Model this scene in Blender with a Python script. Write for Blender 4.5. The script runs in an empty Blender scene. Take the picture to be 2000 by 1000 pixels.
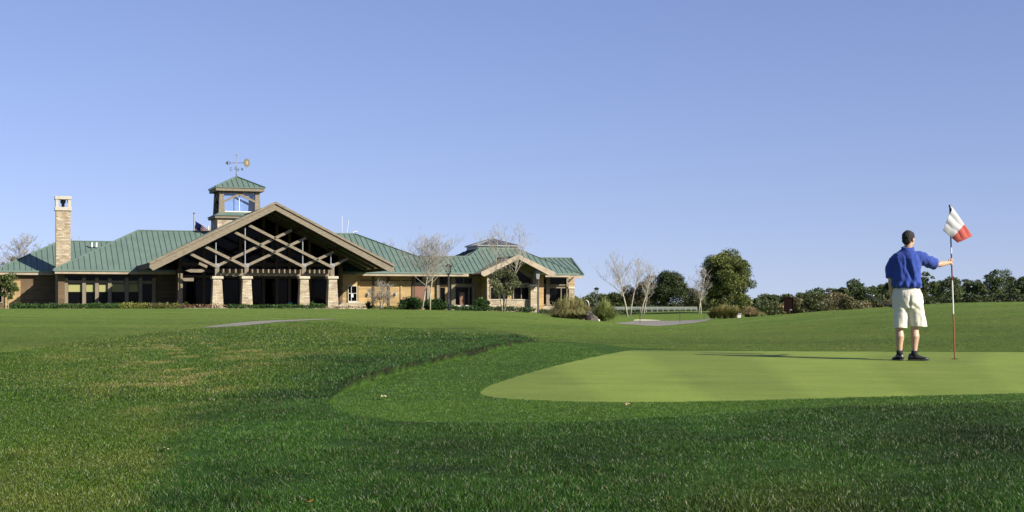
import bpy, bmesh, math, random
import numpy as np
from mathutils import Vector, Matrix
R = math.radians
rng = np.random.default_rng(7)
random.seed(7)
scene = bpy.context.scene
COL = scene.collection
FPX = 3000.0      # focal length in photo pixels (photo 2000 wide)
HORI = 600.0      # photo row of the eye level

# ------------------------------------------------------------------ camera
cam = bpy.data.cameras.new("camera"); camo = bpy.data.objects.new("camera", cam); COL.objects.link(camo)
cam.sensor_width = 36.0; cam.lens = 36.0 * FPX / 2000.0
cam.shift_y = (HORI - 500.0) / 2000.0
cam.clip_start = 0.1; cam.clip_end = 9000
camo.location = (0, 0, 0); camo.rotation_euler = (R(90), 0, 0)
scene.camera = camo

# ------------------------------------------------------------------ light
SUN_AZ = 60.0     # degrees to the right of straight behind the camera
SUN_EL = 29.0
sx, sy, sz = math.sin(R(SUN_AZ)) * math.cos(R(SUN_EL)), -math.cos(R(SUN_AZ)) * math.cos(R(SUN_EL)), math.sin(R(SUN_EL))
world = bpy.data.worlds.new("World"); scene.world = world; world.use_nodes = True
wn = world.node_tree; wn.nodes.clear()
sky = wn.nodes.new("ShaderNodeTexSky"); sky.sky_type = 'NISHITA'; sky.sun_disc = False
sky.sun_elevation = R(SUN_EL); sky.sun_rotation = R(180 - SUN_AZ)
sky.air_density = 1.0; sky.dust_density = 0.5; sky.ozone_density = 3.0; sky.altitude = 0
wtc = wn.nodes.new('ShaderNodeTexCoord'); wmp = wn.nodes.new('ShaderNodeMapping'); wmp.inputs['Location'].default_value = (0, 0, .075)
wnv = wn.nodes.new('ShaderNodeVectorMath'); wnv.operation = 'NORMALIZE'
wn.links.new(wtc.outputs['Generated'], wmp.inputs[0]); wn.links.new(wmp.outputs[0], wnv.inputs[0]); wn.links.new(wnv.outputs[0], sky.inputs[0])
hs = wn.nodes.new("ShaderNodeMix"); hs.data_type = 'RGBA'; hs.blend_type = 'MULTIPLY'; hs.inputs[0].default_value = 1
hs.inputs[7].default_value = (1.09, .92, 1.09, 1)   # camera white balance
bg = wn.nodes.new("ShaderNodeBackground"); bg.inputs['Strength'].default_value = 0.066
wo = wn.nodes.new("ShaderNodeOutputWorld")
wn.links.new(sky.outputs[0], hs.inputs[6]); wn.links.new(hs.outputs[2], bg.inputs['Color']); wn.links.new(bg.outputs[0], wo.inputs[0])
sl = bpy.data.lights.new("sun", 'SUN'); sl.energy = 5.0; sl.angle = R(0.53); sl.color = (1.0, 0.93, 0.80)
so = bpy.data.objects.new("sun", sl); COL.objects.link(so)
so.rotation_euler = Vector((sx, sy, sz)).to_track_quat('Z', 'Y').to_euler()
so.location = (40, -40, 40)
scene.view_settings.view_transform = 'Standard'
scene.view_settings.look = 'None'
scene.view_settings.gamma = 1.0
scene.view_settings.exposure = 1.08

# ------------------------------------------------------------------ helpers
def tag(o, label=None, cat=None, group=None, kind=None):
    if label: o['label'] = label
    if cat: o['category'] = cat
    if group: o['group'] = group
    if kind: o['kind'] = kind
    return o
def empty(name, loc=(0, 0, 0), rz=0.0):
    o = bpy.data.objects.new(name, None); COL.objects.link(o)
    o.location = loc; o.rotation_euler = (0, 0, rz); o.empty_display_size = 0.3
    return o
def npmesh(name, V, F, mat, parent=None, col=None, smooth=False, loc=None):
    V = np.asarray(V, dtype=np.float32); F = np.asarray(F, dtype=np.int32)
    me = bpy.data.meshes.new(name); n = F.shape[1]
    me.vertices.add(len(V)); me.vertices.foreach_set('co', V.ravel())
    me.loops.add(F.size); me.loops.foreach_set('vertex_index', F.ravel())
    me.polygons.add(len(F)); me.polygons.foreach_set('loop_start', np.arange(0, F.size, n, dtype=np.int32))
    me.polygons.foreach_set('loop_total', np.full(len(F), n, dtype=np.int32))
    if smooth: me.polygons.foreach_set('use_smooth', np.ones(len(F), dtype=bool))
    me.update(calc_edges=True)
    if col is not None:
        a = me.color_attributes.new('Col', 'FLOAT_COLOR', 'POINT')
        c = np.ones((len(V), 4), dtype=np.float32); c[:, :3] = col
        a.data.foreach_set('color', c.ravel())
    me.materials.append(mat)
    o = bpy.data.objects.new(name, me); COL.objects.link(o)
    if parent: o.parent = parent
    if loc is not None: o.location = loc
    return o
class MB:
    def __init__(s): s.v = []; s.f = []
    def add(s, vs, fs):
        b = len(s.v); s.v += [tuple(map(float, v)) for v in vs]; s.f += [tuple(b + i for i in f) for f in fs]; return s
    def box(s, x0, x1, y0, y1, z0, z1):
        if x0 > x1: x0, x1 = x1, x0
        if y0 > y1: y0, y1 = y1, y0
        if z0 > z1: z0, z1 = z1, z0
        return s.add([(x0,y0,z0),(x1,y0,z0),(x1,y1,z0),(x0,y1,z0),(x0,y0,z1),(x1,y0,z1),(x1,y1,z1),(x0,y1,z1)],
                     [(0,3,2,1),(4,5,6,7),(0,1,5,4),(1,2,6,5),(2,3,7,6),(3,0,4,7)])
    def frustum(s, cx, cy, z0, z1, a0, b0, a1, b1):
        p = [(-1,-1),(1,-1),(1,1),(-1,1)]
        return s.add([(cx+i*a0, cy+j*b0, z0) for i, j in p] + [(cx+i*a1, cy+j*b1, z1) for i, j in p],
                     [(3,2,1,0),(4,5,6,7),(0,1,5,4),(1,2,6,5),(2,3,7,6),(3,0,4,7)])
    def prism(s, poly, v0, v1):
        """poly: list of (x,z) counter-clockwise seen from -y ; extruded from y=v0 to v1"""
        n = len(poly)
        vs = [(x, v0, z) for x, z in poly] + [(x, v1, z) for x, z in poly]
        fs = [tuple(range(n)), tuple(range(2*n-1, n-1, -1))]
        for i in range(n):
            j = (i+1) % n; fs.append((i, i+n, j+n, j))
        return s.add(vs, fs)
    def bar(s, a, b, w, h, up=(0, 0, 1)):
        a = Vector(a); b = Vector(b); d = (b-a).normalized(); u = Vector(up)
        if abs(d.dot(u)) > 0.98: u = Vector((0, 1, 0))
        r = d.cross(u).normalized() * (w/2); t = r.cross(d).normalized() * (h/2)
        return s.add([a-r-t, a+r-t, a+r+t, a-r+t, b-r-t, b+r-t, b+r+t, b-r+t],
                     [(0,3,2,1),(4,5,6,7),(0,1,5,4),(1,2,6,5),(2,3,7,6),(3,0,4,7)])
    def tube(s, pts, rad, n=8, caps=True):
        pts = [Vector(p) for p in pts]
        if not hasattr(rad, '__len__'): rad = [rad]*len(pts)
        rings = []; b = len(s.v); prev = None
        for i, p in enumerate(pts):
            d = (pts[min(i+1, len(pts)-1)] - pts[max(i-1, 0)]).normalized()
            if prev is None:
                prev = Vector((1, 0, 0)) if abs(d.x) < .9 else Vector((0, 1, 0))
            a = (prev - d*prev.dot(d)).normalized(); c = d.cross(a); prev = a
            for k in range(n):
                t = 2*math.pi*k/n; q = p + (a*math.cos(t)+c*math.sin(t))*rad[i]; s.v.append(tuple(q))
        for i in range(len(pts)-1):
            for k in range(n):
                k2 = (k+1) % n; s.f.append((b+i*n+k, b+i*n+k2, b+(i+1)*n+k2, b+(i+1)*n+k))
        if caps:
            s.f.append(tuple(b+k for k in range(n-1, -1, -1))); e = b+(len(pts)-1)*n; s.f.append(tuple(e+k for k in range(n)))
        return s
    def ell(s, c, r, nu=16, nv=10, rot=None):
        b = len(s.v); c = Vector(c)
        for j in range(nv+1):
            th = math.pi*j/nv
            for i in range(nu):
                ph = 2*math.pi*i/nu
                q = Vector((r[0]*math.sin(th)*math.cos(ph), r[1]*math.sin(th)*math.sin(ph), r[2]*math.cos(th)))
                if rot is not None: q = rot @ q
                s.v.append(tuple(c+q))
        for j in range(nv):
            for i in range(nu):
                i2 = (i+1) % nu; s.f.append((b+j*nu+i, b+(j+1)*nu+i, b+(j+1)*nu+i2, b+j*nu+i2))
        return s
    def build(s, name, mat, parent=None, smooth=False, bevel=0.0, rec=False):
        me = bpy.data.meshes.new(name); me.from_pydata(s.v, [], s.f); me.update()
        bm = bmesh.new(); bm.from_mesh(me); bmesh.ops.remove_doubles(bm, verts=bm.verts, dist=1e-6) if rec else None
        bmesh.ops.recalc_face_normals(bm, faces=bm.faces)
        if bevel: bmesh.ops.bevel(bm, geom=bm.edges[:], offset=bevel, segments=1, affect='EDGES')
        bm.to_mesh(me); bm.free()
        if smooth:
            for p in me.polygons: p.use_smooth = True
        me.materials.append(mat)
        o = bpy.data.objects.new(name, me); COL.objects.link(o)
        if parent: o.parent = parent
        return o

def vnoise(x, y, seed=0):
    """smooth value noise, numpy"""
    xi = np.floor(x).astype(np.int64); yi = np.floor(y).astype(np.int64); fx = x-xi; fy = y-yi
    fx = fx*fx*(3-2*fx); fy = fy*fy*(3-2*fy)
    def h(a, b):
        n = (a*374761393 + b*668265263 + seed*1442695041) & 0xffffffff
        n = ((n ^ (n >> 13))*1274126177) & 0xffffffff
        return ((n ^ (n >> 16)) & 0xffff)/65535.0
    return (h(xi, yi)*(1-fx)+h(xi+1, yi)*fx)*(1-fy) + (h(xi, yi+1)*(1-fx)+h(xi+1, yi+1)*fx)*fy
def fbm(x, y, seed=0, o=4):
    t = 0; a = .5; s = 0
    for i in range(o):
        t = t+a*vnoise(x*2**i, y*2**i, seed+i); s += a; a *= .5
    return t/s
def inpoly(x, y, poly):
    c = np.zeros(x.shape, dtype=bool); n = len(poly); j = n-1
    for i in range(n):
        xi, yi = poly[i]; xj, yj = poly[j]
        if yi != yj:
            c ^= ((yi > y) != (yj > y)) & (x < (xj-xi)*(y-yi)/(yj-yi)+xi)
        j = i
    return c
def smoothpoly(P, it=2):
    for _ in range(it):
        Q = []
        for i in range(len(P)):
            a = P[i]; b = P[(i+1) % len(P)]
            Q += [(a[0]*.75+b[0]*.25, a[1]*.75+b[1]*.25), (a[0]*.25+b[0]*.75, a[1]*.25+b[1]*.75)]
        P = Q
    return P

# ------------------------------------------------------------------ materials
KA = .63
def ka(c): return tuple(x*KA for x in c[:3])
def newmat(name):
    m = bpy.data.materials.new(name); m.use_nodes = True; nt = m.node_tree
    return m, nt, nt.nodes['Principled BSDF'], nt.nodes['Material Output']
def ramp(nt, fac, stops):
    r = nt.nodes.new('ShaderNodeValToRGB'); e = r.color_ramp.elements
    while len(e) < len(stops): e.new(0.5)
    for i, (p, c) in enumerate(stops): e[i].position = p; e[i].color = (*c, 1)
    nt.links.new(fac, r.inputs[0]); return r.outputs[0]
def noise(nt, vec, scale, detail=4, rough=.55, dist=0):
    n = nt.nodes.new('ShaderNodeTexNoise'); n.inputs['Scale'].default_value = scale
    n.inputs['Detail'].default_value = detail; n.inputs['Roughness'].default_value = rough; n.inputs['Distortion'].default_value = dist
    if vec is not None: nt.links.new(vec, n.inputs['Vector'])
    return n.outputs['Fac']
def objco(nt): return nt.nodes.new('ShaderNodeTexCoord').outputs['Object']
def mapping(nt, vec, sc):
    m = nt.nodes.new('ShaderNodeMapping'); m.inputs['Scale'].default_value = sc; nt.links.new(vec, m.inputs['Vector']); return m.outputs[0]
def math_(nt, op, a, b=None):
    m = nt.nodes.new('ShaderNodeMath'); m.operation = op
    for i, q in enumerate((a, b)):
        if q is None: continue
        if isinstance(q, (int, float)): m.inputs[i].default_value = q
        else: nt.links.new(q, m.inputs[i])
    return m.outputs[0]
def mix(nt, fac, a, b, mode='MIX'):
    m = nt.nodes.new('ShaderNodeMix'); m.data_type = 'RGBA'; m.blend_type = mode
    for idx, q in ((0, fac), (6, a), (7, b)):
        if isinstance(q, (int, float)): m.inputs[idx].default_value = q
        elif isinstance(q, tuple): m.inputs[idx].default_value = (*q, 1)
        else: nt.links.new(q, m.inputs[idx])
    return m.outputs[2]
def bump(nt, b, h, strength=.5, dist=.02):
    n = nt.nodes.new('ShaderNodeBump'); n.inputs['Strength'].default_value = strength; n.inputs['Distance'].default_value = dist
    nt.links.new(h, n.inputs['Height']); nt.links.new(n.outputs[0], b.inputs['Normal'])
def mat_noise(name, c0, c1, scale=3, rough=.7, bs=.3, sc=(1, 1, 1), metal=0, bd=.01, spec=None):
    m, nt, b, o = newmat(name); co = mapping(nt, objco(nt), sc)
    f = noise(nt, co, scale, 6, .6)
    nt.links.new(ramp(nt, f, [(.3, ka(c0)), (.7, ka(c1))]), b.inputs['Base Color'])
    b.inputs['Roughness'].default_value = rough; b.inputs['Metallic'].default_value = metal
    if spec is not None: b.inputs['Specular IOR Level'].default_value = spec
    if bs: bump(nt, b, noise(nt, co, scale*3, 5), bs, bd)
    return m
def mat_brick(name, cols, bw, bh, mortar, mcol, rough=.85, dist=.06, bs=.6):
    """stone / plank courses wrapped round vertical walls"""
    m, nt, b, o = newmat(name); co = objco(nt)
    sp = nt.nodes.new('ShaderNodeSeparateXYZ'); nt.links.new(co, sp.inputs[0])
    cb = nt.nodes.new('ShaderNodeCombineXYZ'); nt.links.new(math_(nt, 'ADD', sp.outputs[0], sp.outputs[1]), cb.inputs[0]); nt.links.new(sp.outputs[2], cb.inputs[1])
    nz = nt.nodes.new('ShaderNodeTexNoise'); nz.inputs['Scale'].default_value = 2.5; nz.inputs['Detail'].default_value = 3; nt.links.new(co, nz.inputs['Vector'])
    va = nt.nodes.new('ShaderNodeVectorMath'); va.operation = 'SCALE'; nt.links.new(nz.outputs['Color'], va.inputs[0]); va.inputs['Scale'].default_value = dist
    vb = nt.nodes.new('ShaderNodeVectorMath'); vb.operation = 'ADD'; nt.links.new(cb.outputs[0], vb.inputs[0]); nt.links.new(va.outputs[0], vb.inputs[1])
    br = nt.nodes.new('ShaderNodeTexBrick'); nt.links.new(vb.outputs[0], br.inputs['Vector'])
    br.inputs['Scale'].default_value = 1; br.inputs['Brick Width'].default_value = bw; br.inputs['Row Height'].default_value = bh
    br.inputs['Mortar Size'].default_value = mortar; br.inputs['Mortar Smooth'].default_value = .3; br.inputs['Bias'].default_value = 0
    br.inputs['Color1'].default_value = (0, 0, 0, 1); br.inputs['Color2'].default_value = (1, 1, 1, 1); br.inputs['Mortar'].default_value = (.5, .5, .5, 1)
    c = ramp(nt, br.outputs['Color'], [(p_, ka(q_)) for p_, q_ in cols]); mcol = ka(mcol)
    n2 = noise(nt, co, 1.3, 5)
    c = mix(nt, .5, c, ramp(nt, n2, [(.3, (.62, .6, .58)), (.7, (1.25, 1.22, 1.15))]), 'MULTIPLY')
    c = mix(nt, br.outputs['Fac'], c, mcol)
    nt.links.new(c, b.inputs['Base Color']); b.inputs['Roughness'].default_value = rough
    h = math_(nt, 'SUBTRACT', noise(nt, co, 9, 4), math_(nt, 'MULTIPLY', br.outputs['Fac'], 1.2))
    bump(nt, b, h, bs, .04)
    return m
def mat_plain(name, c, rough=.6, metal=0, spec=.5):
    m, nt, b, o = newmat(name); c = ka(c); f = noise(nt, objco(nt), 6, 3)
    nt.links.new(mix(nt, f, tuple(x*.85 for x in c), tuple(min(1, x*1.12) for x in c)), b.inputs['Base Color'])
    b.inputs['Roughness'].default_value = rough; b.inputs['Metallic'].default_value = metal; b.inputs['Specular IOR Level'].default_value = spec
    return m
def mat_attr(name, rough=.6, trans=.25, spec=.3, gain=(1, 1, 1)):
    m, nt, b, o = newmat(name)
    a = nt.nodes.new('ShaderNodeAttribute'); a.attribute_name = 'Col'
    c = mix(nt, 1.0, a.outputs['Color'], ka(gain), 'MULTIPLY')
    nt.links.new(c, b.inputs['Base Color']); b.inputs['Roughness'].default_value = rough; b.inputs['Specular IOR Level'].default_value = spec
    if trans:
        t = nt.nodes.new('ShaderNodeBsdfTranslucent'); nt.links.new(c, t.inputs['Color'])
        ms = nt.nodes.new('ShaderNodeMixShader'); ms.inputs[0].default_value = trans
        nt.links.new(b.outputs[0], ms.inputs[1]); nt.links.new(t.outputs[0], ms.inputs[2]); nt.links.new(ms.outputs[0], o.inputs[0])
    return m
M = {}
M['leaf'] = mat_attr('leaf', .55, .22, .3)
M['grassblade'] = mat_attr('grass_blade', .42, .25, .30)
M['bark_white'] = mat_noise('bark_white', (.30, .26, .19), (.64, .59, .47), 5, .85, .3, (1, 1, .5))
M['bark_twig'] = mat_noise('bark_twig', (.19, .175, .145), (.37, .345, .295), 5, .85, 0)
M['bark_dark'] = mat_noise('bark_dark', (.05, .04, .03), (.13, .10, .07), 8, .9, .4, (1, 1, .3))
M['roof'] = mat_noise('green_metal_roof', (.128, .195, .160), (.165, .24, .197), .7, .42, 0, metal=0.0, spec=.5)
M['rib'] = mat_plain('roof_seam', (.07, .105, .09), .6)  # darker than the roof sheet: the seams' shadow lines put into their colour
M['timber'] = mat_noise('weathered_timber', (.16, .132, .09), (.34, .285, .205), 2.2, .85, .4, (1, 1, 6))
M['timber_d'] = mat_noise('brown_timber', (.06, .038, .022), (.12, .078, .046), 2.2, .8, .3, (1, 1, 6))
M['fascia'] = mat_noise('pale_fascia', (.34, .27, .19), (.52, .43, .31), 1.2, .75, .2)
M['steel'] = mat_plain('galvanised_steel', (.34, .36, .37), .45, .3)
M['soffit'] = mat_brick('soffit_boards', [(0, (.10, .058, .028)), (1, (.19, .115, .06))], 4.0, .15, .006, (.03, .02, .012), dist=.0, bs=.2)
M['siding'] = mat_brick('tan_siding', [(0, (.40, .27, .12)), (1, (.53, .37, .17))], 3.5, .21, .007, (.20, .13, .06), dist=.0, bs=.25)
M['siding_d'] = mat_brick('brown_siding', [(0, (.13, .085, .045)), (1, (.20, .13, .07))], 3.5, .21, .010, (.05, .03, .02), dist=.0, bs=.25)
M['stone'] = mat_brick('fieldstone', [(0, (.36, .27, .16)), (.3, (.62, .52, .36)), (.6, (.45, .38, .29)), (.8, (.72, .63, .46)), (1, (.33, .28, .22))], .46, .155, .012, (.24, .19, .125), dist=.20)
M['cap'] = mat_noise('limestone_cap', (.50, .45, .33), (.68, .62, .47), 2, .8, .2)
M['white'] = mat_plain('white_paint', (.78, .77, .70), .5)
M['blind'] = mat_plain('olive_blind', (.36, .36, .14), .8)
M['black'] = mat_plain('black_metal', (.018, .018, .02), .4)
M['postpaint'] = mat_plain('grey_lamp_paint', (.055, .06, .065), .45)
M['lampglass'] = mat_plain('frosted_lamp_glass', (.45, .47, .48), .25)
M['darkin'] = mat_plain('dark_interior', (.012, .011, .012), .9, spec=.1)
M['door'] = mat_noise('red_brown_door', (.17, .07, .035), (.24, .10, .05), 2, .5, .1, (1, 1, 5))
M['concrete'] = mat_noise('grey_path', (.19, .18, .14), (.28, .265, .21), 1.4, .9, .3)
M['sand'] = mat_noise('cream_sand', (.75, .68, .50), (.92, .85, .66), 3, .9, .2)
M['pale'] = mat_noise('pale_concrete', (.50, .46, .38), (.66, .61, .52), 2, .9, .2)
M['paver'] = mat_noise('terracotta_ground', (.22, .13, .085), (.40, .27, .19), 6, .95, .6)
M['rock'] = mat_noise('rock', (.07, .062, .05), (.24, .21, .17), 3, .95, .8, bd=.05)
M['plaque'] = mat_plain('maroon_plaque', (.035, .008, .008), .7)
M['signbrown'] = mat_noise('dark_brown_sign', (.010, .005, .0045), (.02, .010, .008), 5, .9, .2, spec=.05)
M['teal'] = mat_plain('teal_fabric', (.01, .22, .20), .6)
M['bronze'] = mat_plain('bronze_disc', (.13, .11, .06), .6, 0)
M['gold'] = mat_plain('gold_emblem', (.36, .27, .08), .6, 0)
def mat_glass(name, tint, rough=.03, sp=.5):
    m, nt, b, o = newmat(name)
    b.inputs['Base Color'].default_value = (*tint, 1); b.inputs['Roughness'].default_value = rough
    b.inputs['Specular IOR Level'].default_value = sp
    bump(nt, b, noise(nt, objco(nt), .8, 2), .08, .05)
    return m
M['pane'] = mat_glass('dark_window_glass', (.002, .0022, .0025), .06, .06)
def mat_clear(name, tint, gl=.25):
    m, nt, b, o = newmat(name); nt.nodes.remove(b)
    t = nt.nodes.new('ShaderNodeBsdfTransparent'); t.inputs[0].default_value = (*tint, 1)
    g = nt.nodes.new('ShaderNodeBsdfGlossy'); g.inputs['Roughness'].default_value = .02; g.inputs['Color'].default_value = (.7, .8, .9, 1)
    f = nt.nodes.new('ShaderNodeFresnel'); f.inputs[0].default_value = 1.5
    ms = nt.nodes.new('ShaderNodeMixShader'); nt.links.new(math_(nt, 'ADD', f.outputs[0], gl), ms.inputs[0])
    nt.links.new(t.outputs[0], ms.inputs[1]); nt.links.new(g.outputs[0], ms.inputs[2]); nt.links.new(ms.outputs[0], o.inputs[0])
    return m
M['clear'] = mat_clear('tinted_clear_glass', (.94, .97, 1.0), .02)
M['skylight'] = mat_glass('skylight_glass', (.03, .035, .045), .08)

# ------------------------------------------------------------------ terrain height field
LOGD0, LOGD1, ND = math.log(1.5), math.log(4000), 520
PXS = np.linspace(-1600, 3600, 261)
NEAR = [(1.5, -1.6), (4, -1.42), (6, -1.28)]
FAR = [(260, -1.6), (420, -2.4), (1000, -3.2), (4000, -4)]
def g0(d): return (d, -.749+.028*(d-21.2))     # the green tilts gently towards the camera
TAB = {
 -1600: [(8.7,-1.16),(12,-1.03),(18,-.88),(28,-.68),(45,-.48),(70,-.25),(100,-.1),(150,.0),(190,-.2)],
 0:    [(8.7,-1.16),(12,-1.03),(18,-.87),(28,-.70),(45,-.51),(70,-.32),(100,-.15),(130,-.12),(150,-.12),(190,-.25)],
 350:  [(8.7,-1.16),(12,-1.02),(18,-.86),(28,-.69),(42,-.56),(50,-.545),(70,-.38),(100,-.17),(130,-.14),(165,-.12),(190,-.25)],
 600:  [(8.7,-1.14),(10.5,-1.05),(13,-.96),(18,-.84),(26,-.70),(36,-.58),(48,-.47),(62,-.44),(75,-.37),(100,-.2),(130,-.15),(165,-.12),(190,-.25)],
 800:  [(8.7,-1.14),(10.5,-1.04),g0(13),g0(18),(22,-.725),(30,-.64),(45,-.54),(70,-.42),(100,-.26),(130,-.22),(165,-.25),(190,-.35)],
 1000: [(8.7,-1.14),(10.5,-1.04),g0(13),g0(24),(27,-.61),(33,-.595),(45,-.59),(70,-.53),(100,-.36),(130,-.34),(165,-.42),(190,-.5)],
 1150: [(8.7,-1.14),(10.5,-1.04),g0(13),g0(24.5),(30,-.635),(45,-.67),(70,-.74),(110,-.99),(130,-1.08),(160,-.9),(190,-.7)],
 1300: [(8.7,-1.14),(10.6,-1.04),g0(13.2),g0(24.3),(31,-.645),(40,-.68),(60,-.79),(80,-1.0),(90,-1.105),(97,-1.16),(122,-1.14),(138,-.98),(149,-.62),(158,-.24),(170,-.28),(190,-.7),(230,-1.2)],
 1450: [(8.7,-1.14),(10.8,-1.04),g0(13.5),g0(24.3),(31,-.63),(40,-.64),(60,-.69),(80,-.71),(112,-.70),(124,-.80),(138,-.86),(150,-.52),(160,-.28),(172,-.30),(190,-.8)],
 1600: [(8.7,-1.14),(11,-1.03),g0(14),g0(24.3),(31,-.60),(40,-.56),(60,-.42),(80,-.22),(92,-.14),(110,-.35),(190,-1.1)],
 1800: [(8.7,-1.14),(11.2,-1.03),g0(14.3),g0(24.3),(32,-.57),(50,-.28),(62,.03),(73,.20),(86,.08),(120,-.5),(190,-1.1)],
 2000: [(8.7,-1.14),(11.4,-1.02),g0(14.7),g0(24.3),(32,-.56),(48,-.17),(60,.14),(71,.28),(86,.15),(120,-.5),(190,-1.1)],
 3600: [(8.7,-1.14),(11.4,-1.02),g0(14.7),g0(24.3),(32,-.55),(48,-.15),(60,.2),(75,.45),(90,.4),(140,-.5),(190,-1.1)],
}
_ld = np.linspace(LOGD0, LOGD1, ND); _cols = sorted(TAB); _grid = []
for c in _cols:
    t = NEAR + TAB[c] + FAR
    _grid.append(np.interp(_ld, [math.log(a) for a, b in t], [b for a, b in t]))
_grid = np.array(_grid)
HG = np.array([np.interp(PXS, _cols, _grid[:, i]) for i in range(ND)])   # (ND, NPX)
def gsm(A, s, ax):
    k = int(3*s); w = np.exp(-.5*(np.arange(-k, k+1)/s)**2); w /= w.sum()
    A = np.moveaxis(A, ax, 0); P = np.concatenate([np.repeat(A[:1], k, 0), A, np.repeat(A[-1:], k, 0)])
    o = sum(w[i]*P[i:i+len(A)] for i in range(2*k+1)); return np.moveaxis(o, 0, ax)
HG = gsm(gsm(HG, 4.5, 0), 3.2, 1)
def height(x, y):
    x = np.asarray(x, float); y = np.asarray(y, float)
    d = np.maximum(y, 1.5); d = np.where(y < 1.5, 1.5, d)
    px = np.clip(1000+FPX*x/d, PXS[0], PXS[-1]-1e-3)
    u = (np.log(d)-LOGD0)/(LOGD1-LOGD0)*(ND-1); u = np.clip(u, 0, ND-1.001)
    w = (px-PXS[0])/(PXS[1]-PXS[0]); i = u.astype(int); j = w.astype(int); fu = u-i; fw = w-j
    z = (HG[i, j]*(1-fw)+HG[i, j+1]*fw)*(1-fu)+(HG[i+1, j]*(1-fw)+HG[i+1, j+1]*fw)*fu
    und = (fbm(x/7.0, y/7.0, 5, 3)-.5)*.10*np.clip((y-30)/40, 0, 1)*np.clip((190-y)/60, 0, 1)
    return z+und
def hz(x, y): return float(height(np.array([x]), np.array([y]))[0])
def P(px, py, d): return Vector(((px-1000)*d/FPX, d, -(py-HORI)*d/FPX))
def G(px, d, dz=0.0):
    x = (px-1000)*d/FPX; return Vector((x, d, hz(x, d)+dz))

GREEN = smoothpoly([(935,767),(952,754),(1000,738),(1080,715),(1150,699),(1222,685),(1240,684.2),(1400,685.2),(1700,686.6),(2000,687.5),(2500,689),(2900,700),(2900,748),(2400,760),(2000,768),(1800,773),(1600,778),(1450,783),(1300,785.5),(1150,785.5),(1050,782),(980,778),(945,773)], 2)
COLLAR = smoothpoly([(1042,666),(950,689),(850,711),(760,732),(690,756),(652,775),(640,790),(662,806),(720,819),(800,827),(1000,829),(1200,824),(1400,811),(1550,800),(1700,793),(1850,789),(2000,785),(2500,775),(3100,765),(3100,696),(2600,688),(2000,686.4),(1600,685.4),(1330,683.6),(1215,678),(1180,672),(1100,668)], 2)
LUSH = smoothpoly([(1060,664),(1000,652),(900,648),(800,662),(700,686),(610,706),(540,756),(430,795),(370,850),(330,930),(250,1000),(100,1400),(4000,1800),(4000,760),(2000,780),(1200,800),(1042,690)], 2)
LUSH2 = smoothpoly([(1045,664),(1000,661),(850,692),(700,728),(650,748),(690,758),(760,733),(850,712),(950,690)], 1)
def zones(x, y, z):
    d = np.maximum(y, 1.5); px = 1000+FPX*x/d; py = HORI-FPX*z/d
    g = inpoly(px, py, GREEN) & (y > 9) & (y < 40)
    wob = (fbm(x*1.6, y*1.6, 11, 3)-.5)
    c = inpoly(px+wob*5, py+wob*2.2, COLLAR) & (y > 8) & (y < 45) & ~g
    lw = 0
    for k in range(5):
        w2 = fbm(x*.7, y*.7, 31, 3)-.5; w3 = fbm(x*(1.5+k), y*(1.2+k), 60+k, 2)-.5
        lw = lw+inpoly(px+w2*170+w3*150+(k-2)*16, py+w2*40+w3*34+(k-2)*5, LUSH)/5.0
    lw = np.where((y > 13) & (y < 40) & inpoly(px, py, LUSH2), 1.0, lw)
    lw = np.where(y < 6, 1.0, lw); lw = np.where(g | c, 0.0, lw)
    return px, py, g, c, lw
def mownf(px, py, y):
    b = np.interp(px, [0, 150, 300, 420, 650, 760, 860, 1000, 1060, 1150, 1200], [690, 668, 648, 638, 628, 640, 648, 655, 664, 680, 700])
    return np.clip((b-py)/5+.5+(fbm(px/30, py/6, 8, 2)-.5)*1.4, 0, 1)*(y > 21)
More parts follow.
